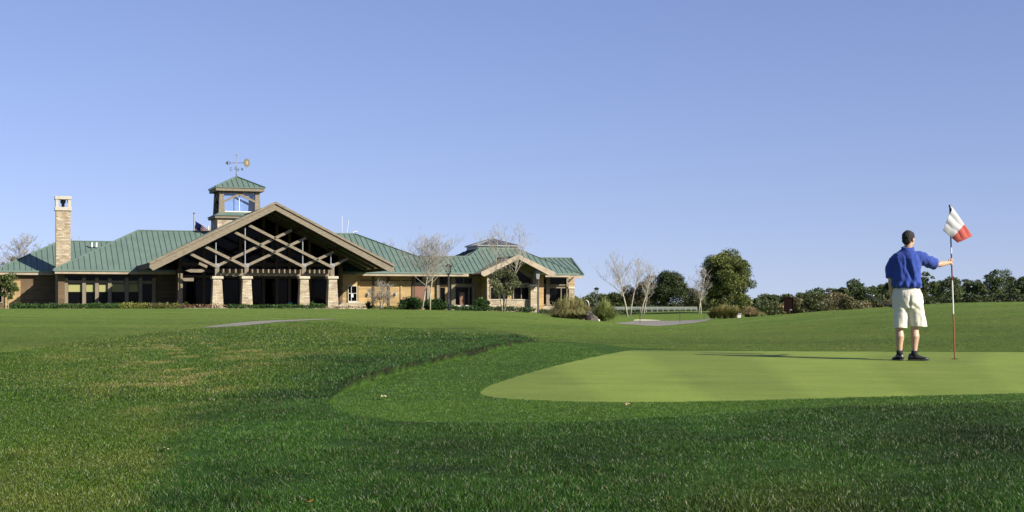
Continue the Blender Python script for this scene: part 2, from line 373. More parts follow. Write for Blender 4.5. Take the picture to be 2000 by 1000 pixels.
def turf(x, y, z):
    """albedo of the turf at a place"""
    px, py, g, c, l = zones(x, y, z)
    n1 = fbm(x/1.7, y/3.0, 3, 4)[:, None]; n2 = fbm(x*2.5, y*2.5, 9, 3)[:, None]; n3 = fbm(x/9, y/14, 21, 3)[:, None]
    far_ = (mownf(px, py, y)*.8+.2*np.clip((y-16)/26, 0, 1))[:, None]
    fair = (np.array([.064, .128, .013])*(1-far_)+np.array([.150, .236, .036])*far_)*(.72+.36*n1+.28*n2)
    fair = fair*np.where(n3 > .5, 1, 1)
    yel = np.clip((n1-.52)*5, 0, 1)*np.clip(n2*1.6-.3, 0, 1)
    fair = fair*(1-.5*yel)+np.array([.19, .185, .055])*.5*yel
    st = np.exp(-(((px-330)/120)**2+((py-735)/85)**2))*1.0 + .8*np.exp(-(((px-480)/150)**2+((py-690)/20)**2)) + .5*np.exp(-(((px-260)/50)**2+((py-985)/12)**2))
    st = (st[:, None])*np.clip((fbm(x*2.6, y*1.5, 17, 4)[:, None]-.53)*9, 0, 1)
    fair = fair*(1-.7*np.clip(st, 0, 1))+np.array([.30, .27, .10])*.7*np.clip(st, 0, 1)
    bands = .5+.5*np.sin((y+.12*x)*.72+2*np.sin(x*.05))[:, None]
    fair = fair*(1-far_*(.10*bands))
    pt = np.clip((fbm(x*.55, y*.9, 91, 4)[:, None]-.46)*5, 0, 1)
    fair = fair*(1-.30*pt*(1-far_))+np.array([.050, .12, .016])*.30*pt*(1-far_)
    lush = np.array([.038, .100, .013])*(.35+.7*n1+.7*n2)*(1-.32*pt)*(1+.06*np.clip((1150-px)/500, 0, 1)[:, None])
    by = np.exp(-(((px-1530)/190)**2+((py-985)/45)**2))[:, None]
    lush = lush*(1-.4*by)+np.array([.10, .13, .02])*.4*by
    coll = np.array([.080, .172, .020])*(.80+.24*n1+.18*n2)
    s = (x-.55*(y-24)*np.clip((x-2)/6, -.3, 1.2))/1.9; sm = np.clip(np.sin(s*math.pi)*3.0, -1, 1)[:, None]
    gr = np.array([.205, .272, .046])*(1+.10*sm+.22*(n1-.5)+.22*(fbm(x*1.0, y*2.6, 77, 4)[:, None]-.5))
    out = fair
    lw = l[:, None]; out = out*(1-lw)+lush*lw; out = np.where(c[:, None], coll, out); out = np.where(g[:, None], gr, out)
    ye = np.interp(px, [640, 652, 690, 760, 850, 950, 1042], [790, 775, 756, 732, 711, 689, 666]); t = ye-py     # dark bank edge: brown thatch, with shade below the lip put into its colour
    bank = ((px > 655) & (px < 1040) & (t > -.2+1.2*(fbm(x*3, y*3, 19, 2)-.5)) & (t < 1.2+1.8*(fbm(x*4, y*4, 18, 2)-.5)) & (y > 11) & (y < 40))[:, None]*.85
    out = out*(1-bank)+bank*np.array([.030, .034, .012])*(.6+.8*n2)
    return out, g, c, l

def lipz(x, y, z):
    px = 1000+FPX*x/np.maximum(y, 1.5); py = HORI-FPX*z/np.maximum(y, 1.5)
    ye = np.interp(px, [640, 652, 690, 760, 850, 950, 1042], [790, 775, 756, 732, 711, 689, 666]); t = ye-py
    a = np.clip((px-640)/60, 0, 1)*np.clip((1050-px)/50, 0, 1)
    return .075*a*np.clip((t+.3)/.9, 0, 1)*np.exp(-(np.maximum(t-5, 0)/16)**2)*(y > 11)*(y < 40)
# polar sheet round the camera, one ground
az = np.concatenate([np.linspace(-180, -34, 30)[:-1], np.linspace(-34, -21, 60)[:-1], np.linspace(-21, 21, 520), np.linspace(21, 34, 60)[1:], np.linspace(34, 180, 30)[1:-1]])
ds = np.concatenate([np.geomspace(.6, 8, 24)[:-1], np.arange(8, 14, .08), np.arange(14, 34, .14), np.geomspace(34, 210, 170)[:-1], np.geomspace(210, 4000, 50)])
A, D = np.meshgrid(np.radians(az), ds)
RX = D*np.sin(A); RY = D*np.cos(A)
# inside the forward fan use depth (not radius) so that rows follow the mowing
fwd = np.abs(np.degrees(A)) < 60
RX = np.where(fwd, D*np.tan(np.where(fwd, A, 0)), RX); RY = np.where(fwd, D, RY)
x = RX.ravel(); y = RY.ravel()
# behind and beside the camera: blend to a level lawn
zf = height(x, y); w = np.clip((y-1.5)/4, 0, 1); ang = np.abs(np.degrees(A)).ravel(); w = w*np.clip((60-ang)/15, 0, 1)
z = zf*w+(-1.35)*(1-w)
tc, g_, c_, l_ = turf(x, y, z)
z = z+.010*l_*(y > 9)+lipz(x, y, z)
nA, nD = len(az), len(ds)
idx = np.arange(nA*nD).reshape(nD, nA)
Q = np.stack([idx[:-1, :], np.roll(idx, -1, 1)[:-1, :], np.roll(idx, -1, 1)[1:, :], idx[1:, :]], -1).reshape(-1, 4)
V = np.stack([x, y, z], 1)
m, nt, b, o = newmat('turf')
a = nt.nodes.new('ShaderNodeAttribute'); a.attribute_name = 'Col'
geo = nt.nodes.new('ShaderNodeNewGeometry')
nf = noise(nt, mapping(nt, geo.outputs['Position'], (1.0, .55, 1)), 9, 6, .75)
nm = noise(nt, mapping(nt, geo.outputs['Position'], (.35, .8, 1)), .8, 5, .7)
c = mix(nt, 1.0, a.outputs['Color'], ramp(nt, nf, [(.28, (.26, .29, .24)), (.72, (.95, .93, .95))]), 'MULTIPLY')
c = mix(nt, 1.0, c, ramp(nt, nm, [(.3, (.78, .84, .85)), (.7, (1.18, 1.12, 1.1))]), 'MULTIPLY')
nt.links.new(c, b.inputs['Base Color']); b.inputs['Roughness'].default_value = .9; b.inputs['Specular IOR Level'].default_value = .1
bump(nt, b, nf, .9, .05); M['turf'] = m
m, nt, b, o = newmat('putting_surface')
a = nt.nodes.new('ShaderNodeAttribute'); a.attribute_name = 'Col'
geo = nt.nodes.new('ShaderNodeNewGeometry')
nf = noise(nt, mapping(nt, geo.outputs['Position'], (1.0, .6, 1)), 45, 4, .7)
nm = noise(nt, mapping(nt, geo.outputs['Position'], (.5, 1.1, 1)), 2.2, 6, .7)
c = mix(nt, 1.0, a.outputs['Color'], ramp(nt, nf, [(.3, (.47, .50, .44)), (.7, (.77, .75, .74))]), 'MULTIPLY')
c = mix(nt, 1.0, c, ramp(nt, nm, [(.3, (.82, .88, .78)), (.7, (1.14, 1.10, 1.16))]), 'MULTIPLY')
nt.links.new(c, b.inputs['Base Color']); b.inputs['Roughness'].default_value = .75; b.inputs['Specular IOR Level'].default_value = .15
bump(nt, b, nf, .35, .006); M['green'] = m
fx = x[Q].mean(1); fy = y[Q].mean(1); fz = z[Q].mean(1)
_, _, fg, fc, fl = zones(fx, fy, fz)
def sub(mask):
    q = Q[mask]; u, inv = np.unique(q, return_inverse=True); return V[u], inv.reshape(q.shape), tc[u]
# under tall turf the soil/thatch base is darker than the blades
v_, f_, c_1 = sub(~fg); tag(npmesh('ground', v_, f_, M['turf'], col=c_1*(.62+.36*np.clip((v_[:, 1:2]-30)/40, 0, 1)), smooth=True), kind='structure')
v_, f_, c_1 = sub(fg)
gcol = turf(v_[:, 0], v_[:, 1], np.full(len(v_), 0.0)+v_[:, 2])[0]
tag(npmesh('putting_green', v_, f_, M['green'], col=c_1, smooth=True), kind='structure')

# ------------------------------------------------------------------ turf blades (uncountable: one object)
def blades(n, d0, d1, wid, hgt, keep=None, pxr=(-350, 2350)):
    dd = np.sqrt(rng.uniform(d0**2, d1**2, n)); pp = rng.uniform(pxr[0], pxr[1], n)
    x = (pp-1000)*dd/FPX; y = dd; z = height(x, y)
    colr, g, c, lw = turf(x, y, z); l = lw > rng.random(n)
    h = np.where(l, hgt, hgt*.62); h = np.where(c, hgt*.34, h)
    wd = np.where(c, wid*.8, wid)
    pxx = 1000+FPX*x/y; mown = mownf(pxx, HORI-FPX*z/y, y)
    h = h*(1-.72*mown)
    h = h*(.35+1.25*fbm(x*3.1, y*3.1, 41, 3))*rng.uniform(.55, 1.35, n)
    k = ~g
    if keep is not None: k &= keep(l, c)
    x, y, z, h, colr, wd, l = x[k], y[k], z[k], h[k], colr[k], wd[k], l[k]; n = len(x)
    a = rng.uniform(0, 2*math.pi, n); wx = np.cos(a)*wd/2; wy = np.sin(a)*wd/2
    la = rng.uniform(0, 2*math.pi, n); ln = h*rng.uniform(.1, 1.3, n)
    p0 = np.stack([x-wx, y-wy, z-.004], 1); p1 = np.stack([x+wx, y+wy, z-.004], 1)
    p2 = np.stack([x+np.cos(la)*ln, y+np.sin(la)*ln, z+h*.9], 1)
    z_l = lipz(x, y, z); p0[:, 2] += z_l; p1[:, 2] += z_l; p2[:, 2] += z_l
    V = np.stack([p0, p1, p2], 1).reshape(-1, 3); F = np.arange(3*n).reshape(n, 3)
    hue = np.exp(rng.normal(-.06, .42, n))[:, None]*np.array([1.0, 1.0, .8]); s = rng.random(n)
    cc = colr*hue*1.12
    cc = np.where((s < .035)[:, None], np.array([.30, .27, .13])*rng.uniform(.7, 1.3, n)[:, None], cc)
    C = np.repeat(cc, 3, 0)
    return V, F, C
parts = [blades(900000, 6.5, 15, .0062, .029), blades(560000, 15, 27, .010, .032), blades(380000, 27, 48, .016, .032), blades(260000, 48, 90, .035, .032)]
off = 0; VV = []; FF = []; CC = []
for v, f, c in parts: VV.append(v); FF.append(f+off); CC.append(c); off += len(v)
tag(npmesh('grass', np.concatenate(VV), np.concatenate(FF), M['grassblade'], col=np.concatenate(CC)),
    'short green turf blades covering the slopes around the putting green', 'grass', kind='stuff')

# ================================================================== CLUBHOUSE
BA = R(19.0)
BO = P(540, 600, 150.0)
cU, sU = math.cos(BA), math.sin(BA)
def toloc(p):
    dx = p[0]-BO.x; dy = p[1]-BO.y
    return Vector((dx*cU+dy*sU, -dx*sU+dy*cU, p[2]-BO.z))
CAML = toloc((0, 0, 0))
def rayloc(px, py):
    w = ((px-1000)/FPX, 1.0, -(py-HORI)/FPX)
    return Vector((w[0]*cU+w[1]*sU, -w[0]*sU+w[1]*cU, w[2]))
def F(px, py, v):
    r = rayloc(px, py); t = (v-CAML.y)/r.y; return CAML+r*t
def FP(px, py, v0, z0, k):
    """on the roof plane z = z0 + k (v - v0)"""
    r = rayloc(px, py); t = (z0+k*(CAML.y-v0)-CAML.z)/(r.z-k*r.y); return CAML+r*t
def wl(p):
    return Vector((BO.x+p[0]*cU-p[1]*sU, BO.y+p[0]*sU+p[1]*cU, BO.z+p[2]))
club = tag(empty('clubhouse', BO, BA), 'long low clubhouse with green metal roofs, timber gable porch and stone pillars', 'clubhouse')

def slab(mb, pts, th):
    """roof sheet: planar polygon with thickness downwards"""
    n = len(pts); pts = [Vector(p) for p in pts]
    lo = [p-Vector((0, 0, th)) for p in pts]
    fs = [tuple(range(n)), tuple(range(2*n-1, n-1, -1))]
    for i in range(n):
        j = (i+1) % n; fs.append((i, i+n, j+n, j))
    mb.add(pts+lo, fs)
def ribs(mb, pts, e0, e1, step=.57, w=.035, h=.045, off=0.0):
    """standing seams: lines running up the slope, clipped to the polygon. e0,e1: eave direction"""
    pts = [Vector(p) for p in pts]; e = (Vector(e1)-Vector(e0)).normalized()
    n = Vector((0, 0, 0))
    for i in range(1, len(pts)-1): n += (pts[i]-pts[0]).cross(pts[i+1]-pts[0])
    n.normalize();
    if n.z < 0: n = -n
    s = n.cross(e).normalized();
    if s.z < 0: s = -s
    o = pts[0]; uv = [((p-o).dot(e), (p-o).dot(s)) for p in pts]
    a0 = min(u for u, _ in uv); a1 = max(u for u, _ in uv); k = a0+step*.5+off
    while k < a1:
        ys = []
        for i in range(len(uv)):
            (u0, v0), (u1, v1) = uv[i], uv[(i+1) % len(uv)]
            if (u0-k)*(u1-k) < 0: ys.append(v0+(v1-v0)*(k-u0)/(u1-u0))
        ys.sort()
        for j in range(0, len(ys)-1, 2):
            if ys[j+1]-ys[j] > .15:
                A = o+e*k+s*ys[j]+n*(h/2+.002); B = o+e*k+s*ys[j+1]+n*(h/2+.002)
                mb.bar(A, B, w, h, up=n)
        k += step
def edge_caps(mb, segs, w=.16, h=.10):
    for a, b in segs:
        a = Vector(a); b = Vector(b); mb.bar(a+Vector((0, 0, .05)), b+Vector((0, 0, .05)), w, h)
def roof(name, planes, caps=(), parent=club, th=.12):
    """planes: list of (polygon, eave0, eave1)"""
    mb = MB(); rb = MB()
    for pts, a, b in planes: slab(mb, pts, th); ribs(rb, pts, a, b)
    o = mb.build(name, M['roof'], parent)
    rb.build('seam', M['rib'], o)
    for cp in caps:
        c = MB(); edge_caps(c, [cp]); c.build('ridge_cap', M['roof'], o)
    return o

ZE, VE, KP = 3.78, 12.0, .554          # common eave height, eave line, pitch of the long roofs
fp = lambda px, py: FP(px, py, VE, ZE, KP)
# ---- long main roof (left wing to right link), hipped at both ends
L0 = fp(104, 526); L0.y = VE; L0.z = ZE
ra = fp(270, 450.5); rb_ = fp(693, 457); zr = (ra.z+rb_.z)/2; vr = VE+(zr-ZE)/KP
ra = Vector((ra.x, vr, zr)); rb_ = Vector((rb_.x, vr, zr))
VB = 2*vr-VE                            # back eave
lk = fp(812, 500.5); lr = fp(897, 501); zl = lk.z; vl = VE+(zl-ZE)/KP
lk = Vector((lk.x, vl, zl)); lr = Vector((lr.x+2, vl, zl))
HE = Vector((F(905, 535, VE).x, VE, ZE))
main_front = [L0, HE, Vector((lr.x, vl-(lr.x-HE.x)*0, zl)) , lk, rb_, ra]
main_front[2] = lr
L0b = Vector((L0.x, VB, ZE))
left_hip = [L0b, L0, ra]
back = [Vector((HE.x, VB, ZE)), L0b, ra, rb_, Vector((lk.x, 2*vr-vl, zl)), Vector((HE.x, 2*vr-vl, zl))]
right_hip = [lk, Vector((lk.x, 2*vr-vl, zl)), rb_]
link_back = [lr, Vector((lr.x, 2*vr-vl, zl-.3)), Vector((lk.x, 2*vr-vl, zl-.3)), lk]
roof('main_roof', [(main_front, L0, HE), (left_hip, L0b, L0), (back, L0b, Vector((HE.x, VB, ZE))), (right_hip, lk, Vector((lk.x, 2*vr-vl, zl))), (link_back, lk, lr)],
     caps=[(L0, ra), (ra, rb_), (rb_, lk), (lk, lr)])
# ---- far left low wing
VE2, ZE2, VR2 = 16.5, 3.85, 23.5
za = F(70, 529, VE2).z; ZE2 = za
rl = F(112, 471, VR2); z2 = rl.z
c0 = Vector((F(-12, 529, VE2).x, VE2, ZE2)); c1 = Vector((F(180, 529, VE2).x, VE2, ZE2))
k2 = (z2-ZE2)/(VR2-VE2)
r0 = Vector((c0.x+(VR2-VE2), VR2, z2)); r0.x = F(118, 471, VR2).x
r1 = Vector((F(222, 471, VR2).x, VR2, z2))
c0b = Vector((c0.x, 2*VR2-VE2, ZE2)); c1b = Vector((c1.x+5, 2*VR2-VE2, ZE2))
roof('wing_roof', [([c0, c1, r1, r0], c0, c1), ([c0b, c0, r0], c0b, c0), ([c1b, c0b, r0, r1], c0b, c1b)], caps=[(c0, r0), (r0, r1)])
# ---- right pavilion roof with skylight
H1 = fp(872, 525); H2 = fp(937, 485.5); H3 = fp(1008, 486); H4 = fp(1134, 535)
zt = (H2.z+H3.z)/2; vt = VE+(zt-ZE)/KP
H2 = Vector((H2.x, vt, zt)); H3 = Vector((H3.x, vt, zt))
run = vt-VE
B1 = Vector((H2.x-run, VE, ZE)); B4 = Vector((H3.x+run, VE, ZE))
B4.x = max(B4.x, F(1130, 535, VE).x)
dep = (H3.x-H2.x)
VB3 = vt+dep+run
H2b = Vector((H2.x, vt+dep, zt)); H3b = Vector((H3.x, vt+dep, zt)); B1b = Vector((B1.x, VB3, ZE)); B4b = Vector((B4.x, VB3, ZE))
eps = Vector((0, -.03, .03))
roof('pavilion_roof', [([B1+eps, B4+eps, H3+eps, H2+eps], B1, B4), ([B1b, B1, H2, H2b], B1b, B1), ([B4, B4b, H3b, H3], B4, B4b), ([B4b, B1b, H2b, H3b], B4b, B1b)],
     caps=[(B1, H2), (B4, H3)])
# ---- wing behind pavilion, to the right
VE4 = 15.0
q0 = F(1030, 537, VE4); q1 = F(1140, 537, VE4); zq = q1.z
s0 = F(1040, 504.5, VE4+6); s1 = F(1115.5, 504.5, VE4+6); kq = s1.z
q0 = Vector((q0.x, VE4, zq)); q1 = Vector((q1.x, VE4, zq)); s0.z = kq; s1.z = kq
q1b = Vector((q1.x, VE4+12, zq)); q0b = Vector((q0.x, VE4+12, zq))
roof('end_roof', [([q0, q1, s1, s0], q0, q1), ([q1, q1b, s1], q1, q1b), ([q1b, q0b, s0, s1], q0b, q1b)], caps=[(q1, s1), (s0, s1)])
# skylight lantern on the pavilion
sk = MB(); ex = .25
sk.box(H2.x-.15, H3.x+.15, vt-.1, vt+dep+.1, zt-.3, zt+.28)
sko = sk.build('skylight_curb', M['roof'], club)
zc = zt+.28; x0, x1 = H2.x-.35, H3.x+.35; y0, y1 = vt-.3, vt+dep+.3
ap = Vector(((x0+x1)/2, (y0+y1)/2, 0)); ap.z = FP(962, 466, ap.y, 0, 0).z if False else F(962, 466.0, ap.y).z
mb = MB(); mb.box(x0, x1, y0, y1, zc, zc+.12); mb.build('skylight_rim', M['steel'], sko)
mb = MB(); zz = zc+.12
cs = [Vector((x0+.1, y0+.1, zz)), Vector((x1-.1, y0+.1, zz)), Vector((x1-.1, y1-.1, zz)), Vector((x0+.1, y1-.1, zz))]
mb.add(cs+[ap], [(0, 1, 4), (1, 2, 4), (2, 3, 4), (3, 0, 4), (3, 2, 1, 0)]); mb.build('skylight_glass', M['skylight'], sko)
mb = MB()
for i in range(4):
    a, b_ = cs[i], cs[(i+1) % 4]; mb.bar(a, ap, .12, .1)
    for t in (.25, .5, .75): mb.bar(a.lerp(b_, t), a.lerp(b_, t).lerp(ap, .97 if t == .5 else .5+0*t), .09, .07)
mb.build('glazing_bar', M['steel'], sko)

# ---- gutters
for (xa_, xb_, v_, z_) in ((L0.x, HE.x, VE, ZE), (B4.x-5.2, B4.x, VE, ZE-.0), (c0.x, c1.x-.5, VE2, ZE2)):
    mb = MB(); mb.box(xa_, xb_, v_-.14, v_-.012, z_-.15, z_+.03); mb.build('gutter', M['roof'], club)
# ---- fascias under the long eaves
def fascia(pxa, pxb, v, ze, h=.30, dz=.10):
    mb = MB(); a = F(pxa, 530, v).x; b = F(pxb, 530, v).x
    mb.box(a, b, v-.06, v+.10, ze-dz-h, ze-dz-.005); return mb
mb = fascia(107, 915, VE, ZE)
a0 = F(1065, 530, VE).x; mb.box(a0, B4.x-.2, VE-.06, VE+.10, ZE-.4, ZE-.105)
aa = F(-9, 530, VE2).x; bb = F(110, 530, VE2).x
mb.box(aa, bb+4, VE2-.06, VE2+.1, ZE2-.42, ZE2-.125)
mb.box(q0.x, q1.x-.15, VE4-.06, VE4+.1, zq-.42, zq-.125)
mb.build('fascia', M['fascia'], club)
mb = MB(); mb.box(L0.x+.2, HE.x, VE+.1, VE+1.75, ZE-.30, ZE-.24); mb.box(HE.x, B4.x-.3, VE+.1, VE+1.75, ZE-.30, ZE-.24)
mb.box(aa, bb+4, VE2+.1, VE2+1.7, ZE2-.32, ZE2-.26); mb.box(q0.x, q1.x-.2, VE4+.1, VE4+1.7, zq-.32, zq-.26)
mb.build('eave_soffit', M['soffit'], club)

GZ = -1.5     # walls run down below grade
VW = 13.5     # wall plane of the wings
def wx(px, v=VW, py=565): return F(px, py, v).x
def wz(px, py, v=VW): return F(px, py, v).z
# ---- walls
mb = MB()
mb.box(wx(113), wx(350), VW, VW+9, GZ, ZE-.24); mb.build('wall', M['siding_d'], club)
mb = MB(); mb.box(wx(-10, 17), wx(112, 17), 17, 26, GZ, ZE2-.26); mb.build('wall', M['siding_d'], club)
mb = MB(); mb.box(wx(664), wx(872), VW, VW+9, GZ, ZE-.24); mb.build('wall', M['siding'], club)
mb = MB(); mb.box(wx(872.1), wx(1062), VW+.02, VW+9, GZ, ZE-.24); mb.build('wall', M['siding'], club)
mb = MB(); mb.box(wx(1062.1), wx(1122, 14.9), VW+1.4, VW+11, GZ, ZE-.26); mb.build('wall', M['siding'], club)
# pilasters on tan wall
for px, w in ((701, 3.5), (729, 4), (759, 4), (783, 2.6), (806, 4)):
    mb = MB(); mb.box(wx(px-w/2), wx(px+w/2), VW-.10, VW+.1, GZ, ZE-.24); mb.build('pilaster', M['siding'] if w != 4 else M['timber_d'], club)
mb = MB(); mb.box(wx(700), wx(808), VW-.05, VW+.05, wz(750, 549), wz(750, 546.5)); mb.build('wall_band', M['siding_d'], club)
# wall lights
for px in (719, 773):
    mb = MB(); c = F(px, 575, VW-.18); mb.tube([(c.x, c.y, c.z-.18), (c.x, c.y, c.z+.02), (c.x, c.y, c.z+.2)], [.07, .13, .09], 10)
    mb.box(c.x-.05, c.x+.05, c.y, VW, c.z-.05, c.z+.05); mb.build('wall_light', M['lampglass'], club)

def window(pxa, pxb, pya, pyb, v=VW, frame=.12, mat='timber', mull=(), trans=(), blind=None, parent=club, pane='pane', name='window'):
    """frame proud of the wall, pane as its child"""
    a = F(pxa, pyb, v); b_ = F(pxb, pya, v); x0, x1, z0, z1 = a.x, b_.x, a.z, b_.z; f = frame
    mb = MB()
    mb.box(x0-f, x0, v-.14, v+.02, z0-f, z1+f); mb.box(x1, x1+f, v-.14, v+.02, z0-f, z1+f)
    mb.box(x0, x1, v-.137, v+.02, z1, z1+f); mb.box(x0, x1, v-.137, v+.02, z0-f, z0)
    for t in mull: q = x0+(x1-x0)*t; mb.box(q-f*.35, q+f*.35, v-.13, v-.03, z0, z1)
    for t in trans: q = z0+(z1-z0)*t; mb.box(x0, x1, v-.125, v-.03, q-f*.35, q+f*.35)
    fr = mb.build(name, M[mat], parent)
    mb = MB(); mb.box(x0, x1, v-.03, v-.005, z0, z1); mb.build('pane', M[pane], fr)
    if blind:
        mb = MB(); zb = wz((pxa+pxb)/2, blind, v); mb.box(x0+.02, x1-.02, v-.055, v-.032, zb, z1-.02); mb.build('blind', M['blind'], fr)
    return fr
# left wing window wall: posts px, panes between, transom row above
posts = [129, 164, 189, 214, 247, 274, 300]
for i in range(6):
    a, b_ = posts[i]+4, posts[i+1]-3.2
    window(a, b_, 554.5, 593, blind=570 if i < 5 else None, frame=.03, mat='timber_d')
    window(a, b_, 538.5, 548, frame=.03, mat='timber_d')
for px in posts:
    mb = MB(); mb.box(wx(px-3.6), wx(px+3.4), VW-.32, VW+.01, GZ, wz(px, 543)); mb.build('window_post', M['timber'], club)
mb = MB(); mb.box(wx(132.7), wx(300), VW-.24, VW-.01, wz(180, 553.5), wz(180, 548)); mb.build('transom_beam', M['timber'], club)
mb = MB(); mb.box(wx(113), wx(126), VW-.5, VW-.01, GZ, ZE-.3); mb.build('corner_pier', M['siding_d'], club)
# far left wing: window and stone band
window(-4, 3, 556, 590, v=17, frame=.12, mat='timber')
mb = MB(); mb.box(wx(10, 17), wx(40, 17), 16.9, 17.01, GZ, F(30, 548, 17).z); mb.build('wall_panel', M['siding'], club)

# ---- chimney
CV = 14.5
a = F(110.5, 470, CV); b_ = F(141, 470, CV); cw = (b_.x-a.x)*.93; cx = (a.x+b_.x)/2-.1; cy = CV+cw/2
zt1 = F(125, 411, CV).z; zcap = F(125, 383, CV).z
mb = MB(); mb.box(cx-cw/2, cx+cw/2, CV, CV+cw, GZ, zt1); ch = mb.build('chimney', M['stone'], club)
h = zcap-zt1; e = .11; mb = MB()
mb.box(cx-cw/2-e, cx+cw/2+e, CV-e, CV+cw+e, zt1, zt1+h*.24)
for i in (-1, 1):
    for j in (-1, 1):
        px_, py_ = cx+i*(cw/2-.1), cy+j*(cw/2-.1); mb.box(px_-.15, px_+.15, py_-.15, py_+.15, zt1+h*.24, zt1+h*.78)
mb.box(cx-cw/2-e, cx+cw/2+e, CV-e, CV+cw+e, zt1+h*.78, zcap)
mb.build('chimney_cap', M['pale'], ch)
mb = MB(); mb.tube([(cx, cy, zt1+h*.24), (cx, cy, zt1+h*.5), (cx, cy, zt1+h*.55), (cx, cy, zt1+h*.77)], [.16, .16, .27, .27], 12); mb.build('flue', M['black'], ch)

# ---- big timber gable
AP = F(538, 394.5, 0); TL = F(293, 513.5, 0); TR = F(768.5, 516, 0)
ztip = (TL.z+TR.z)/2; TL.z = ztip; TR.z = ztip; AP.x = (TL.x+TR.x)/2+.05
sl_ = (AP.z-ztip)/(AP.x-TL.x)
bh = F(538, 394.5, 0).z-F(538, 412, 0).z
VBK = 22.0
def gable_roof(parent, TLx, TRx, APx, zt, za, v0, v1, th=.16):
    A = [(TLx, zt), (APx, za), (TRx, zt)]
    P3 = lambda x, v, z: Vector((x, v, z))
    l = [P3(TLx, v0, zt), P3(APx, v0, za), P3(APx, v1, za), P3(TLx, v1, zt)]
    r = [P3(APx, v0, za), P3(TRx, v0, zt), P3(TRx, v1, zt), P3(APx, v1, za)]
    o = roof('gable_roof', [(l, l[0], l[3]), (r, r[1], r[2])], caps=[(P3(APx, v0, za), P3(APx, v1, za))], parent=parent, th=th)
    return o
go = gable_roof(club, TL.x+.3, TR.x-.3, AP.x, ztip-.12, AP.z-.24, .18, VBK)
def chevron(x0, x1, xa, z0, za, th, v0, v1, trim=0):
    mb = MB()
    mb.prism([(x0, z0-th*.62), (x0+.35, z0-th), (xa, za-th*1.02), (xa, za), (x0, z0)], v0, v1)
    mb.prism([(xa, za-th*1.02), (x1-.35, z0-th), (x1, z0-th*.62), (x1, z0), (xa, za)], v0, v1)
    return mb
chevron(TL.x-.05, TR.x+.05, AP.x, ztip-.02, AP.z-.02, bh*.86, 0, .17).build('barge_board', M['timber'], club)
mb = MB()
for s_, xe in ((-1, TL.x), (1, TR.x)):
    a = Vector((xe-.05*-s_, -.06, ztip+.02)); b_ = Vector((AP.x, -.06, AP.z+.02)); mb.bar(a-Vector((0, 0, .1)), b_-Vector((0, 0, .1)), .12, .22, up=(0, 0, 1))
mb.build('barge_trim', M['timber'], club)
# soffit boards and rafters
mb = MB()
for xa, xb in ((TL.x, AP.x), (AP.x, TR.x)):
    za_ = ztip if xa == TL.x else AP.z; zb_ = AP.z if xb == AP.x else ztip
    pts = [Vector((xa, .2, za_-.24)), Vector((xb, .2, zb_-.24)), Vector((xb, 14.5, zb_-.24)), Vector((xa, 14.5, za_-.24))]
    slab(mb, pts, .06)
mb.build('gable_soffit', M['soffit'], club)
for s_, xe in ((-1, TL.x), (1, TR.x)):
    mb = MB(); mb.box(xe-.06, xe+.06, .2, 13.0, ztip-.55, ztip-.02); mb.build('side_fascia', M['timber_d'], club)
for v in (3.2, 6.2, 9.2):
    mb = MB()
    for s_ in (-1, 1):
        xe = TL.x+.5 if s_ < 0 else TR.x-.5
        mb.bar((AP.x, v, AP.z-.5), (xe, v, ztip+.5*sl_-.5), .22, .36)
    mb.build('rafter', M['timber_d'], club)
for t in (.3, .62):
    for s_ in (-1, 1):
        mb = MB(); xq = AP.x+s_*(AP.x-TL.x)*t; zq_ = AP.z-abs(xq-AP.x)*sl_-.48; mb.box(xq-.12, xq+.12, .3, 13, zq_-.18, zq_+.1)
        mb.build('purlin', M['timber_d'], club)

# truss on plane VT
VT = 1.3
T = lambda px, py: F(px, py, VT)
beams = [((485.5, 440), (650, 523)), ((458, 453.5), (592, 521)), ((400, 481.5), (480, 521)), ((371, 495.5), (423, 521)),
         ((421, 521), (570, 449.5)), ((478, 521), (598, 464.5)), ((590, 521), (652, 492)), ((646, 521), (680, 505)), ((388, 514), (404, 521.5))]
for i, (a, b_) in enumerate(beams):
    dv = .14 if i in (4, 5, 6, 7) else -.14
    A_ = T(*a); B_ = T(*b_); A_.y += dv; B_.y += dv
    mb = MB(); mb.bar(A_, B_, .16, .26); mb.build('truss_beam', M['timber'], club)
PX = [421.5, 478.5, 591, 646]
for px, yt in zip(PX, (473, 445, 466, 497)):
    mb = MB(); a = T(px, 522); b_ = T(px, yt); mb.tube([a, b_], .065, 8); mb.build('tie_rod', M['steel'], club)
for px, py in ((537, 465), (508, 478.3), (563, 478.5), (535.5, 492), (450, 505), (620, 507)):
    mb = MB(); c = T(px, py); mb.tube([(c.x, VT-.26, c.z), (c.x, VT+.26, c.z)], .1, 10)
    mb.build('truss_bolt', M['black'], club)
# pillars
for px, wb, wt in ((421.5, 21.5, 17.5), (479, 20.5, 17), (591, 19.5, 16.5), (646.5, 19.5, 16.5)):
    s = px; zc0 = T(px, 545).z; zc1 = T(px, 540).z; zp = T(px, 519).z
    mpp = (T(px+10, 560).x-T(px, 560).x)/10
    r1, r0_ = wt*mpp/2*.98, wb*mpp/2*.98; X = T(px, 560).x+.12
    z598 = T(px, 600).z
    mb = MB(); mb.frustum(X, VT+.1, z598-.9, zc0, r0_+.09, r0_+.09, r1, r1); pl = mb.build('pillar', M['stone'], club, bevel=.03)
    mb = MB(); mb.box(X-r1-.13, X+r1+.13, VT+.1-r1-.13, VT+.1+r1+.13, zc0, zc1+.02); mb.build('pillar_cap', M['cap'], pl, bevel=.04)
    mb = MB(); mb.box(X-.2, X+.2, VT-.1, VT+.3, zc1+.02, zp); mb.build('post', M['timber'], pl)
    mb = MB(); mb.box(X-.24, X+.24, VT-.12, VT+.32, zp-.12, zp+.22); mb.build('post_bracket', M['steel'], pl)
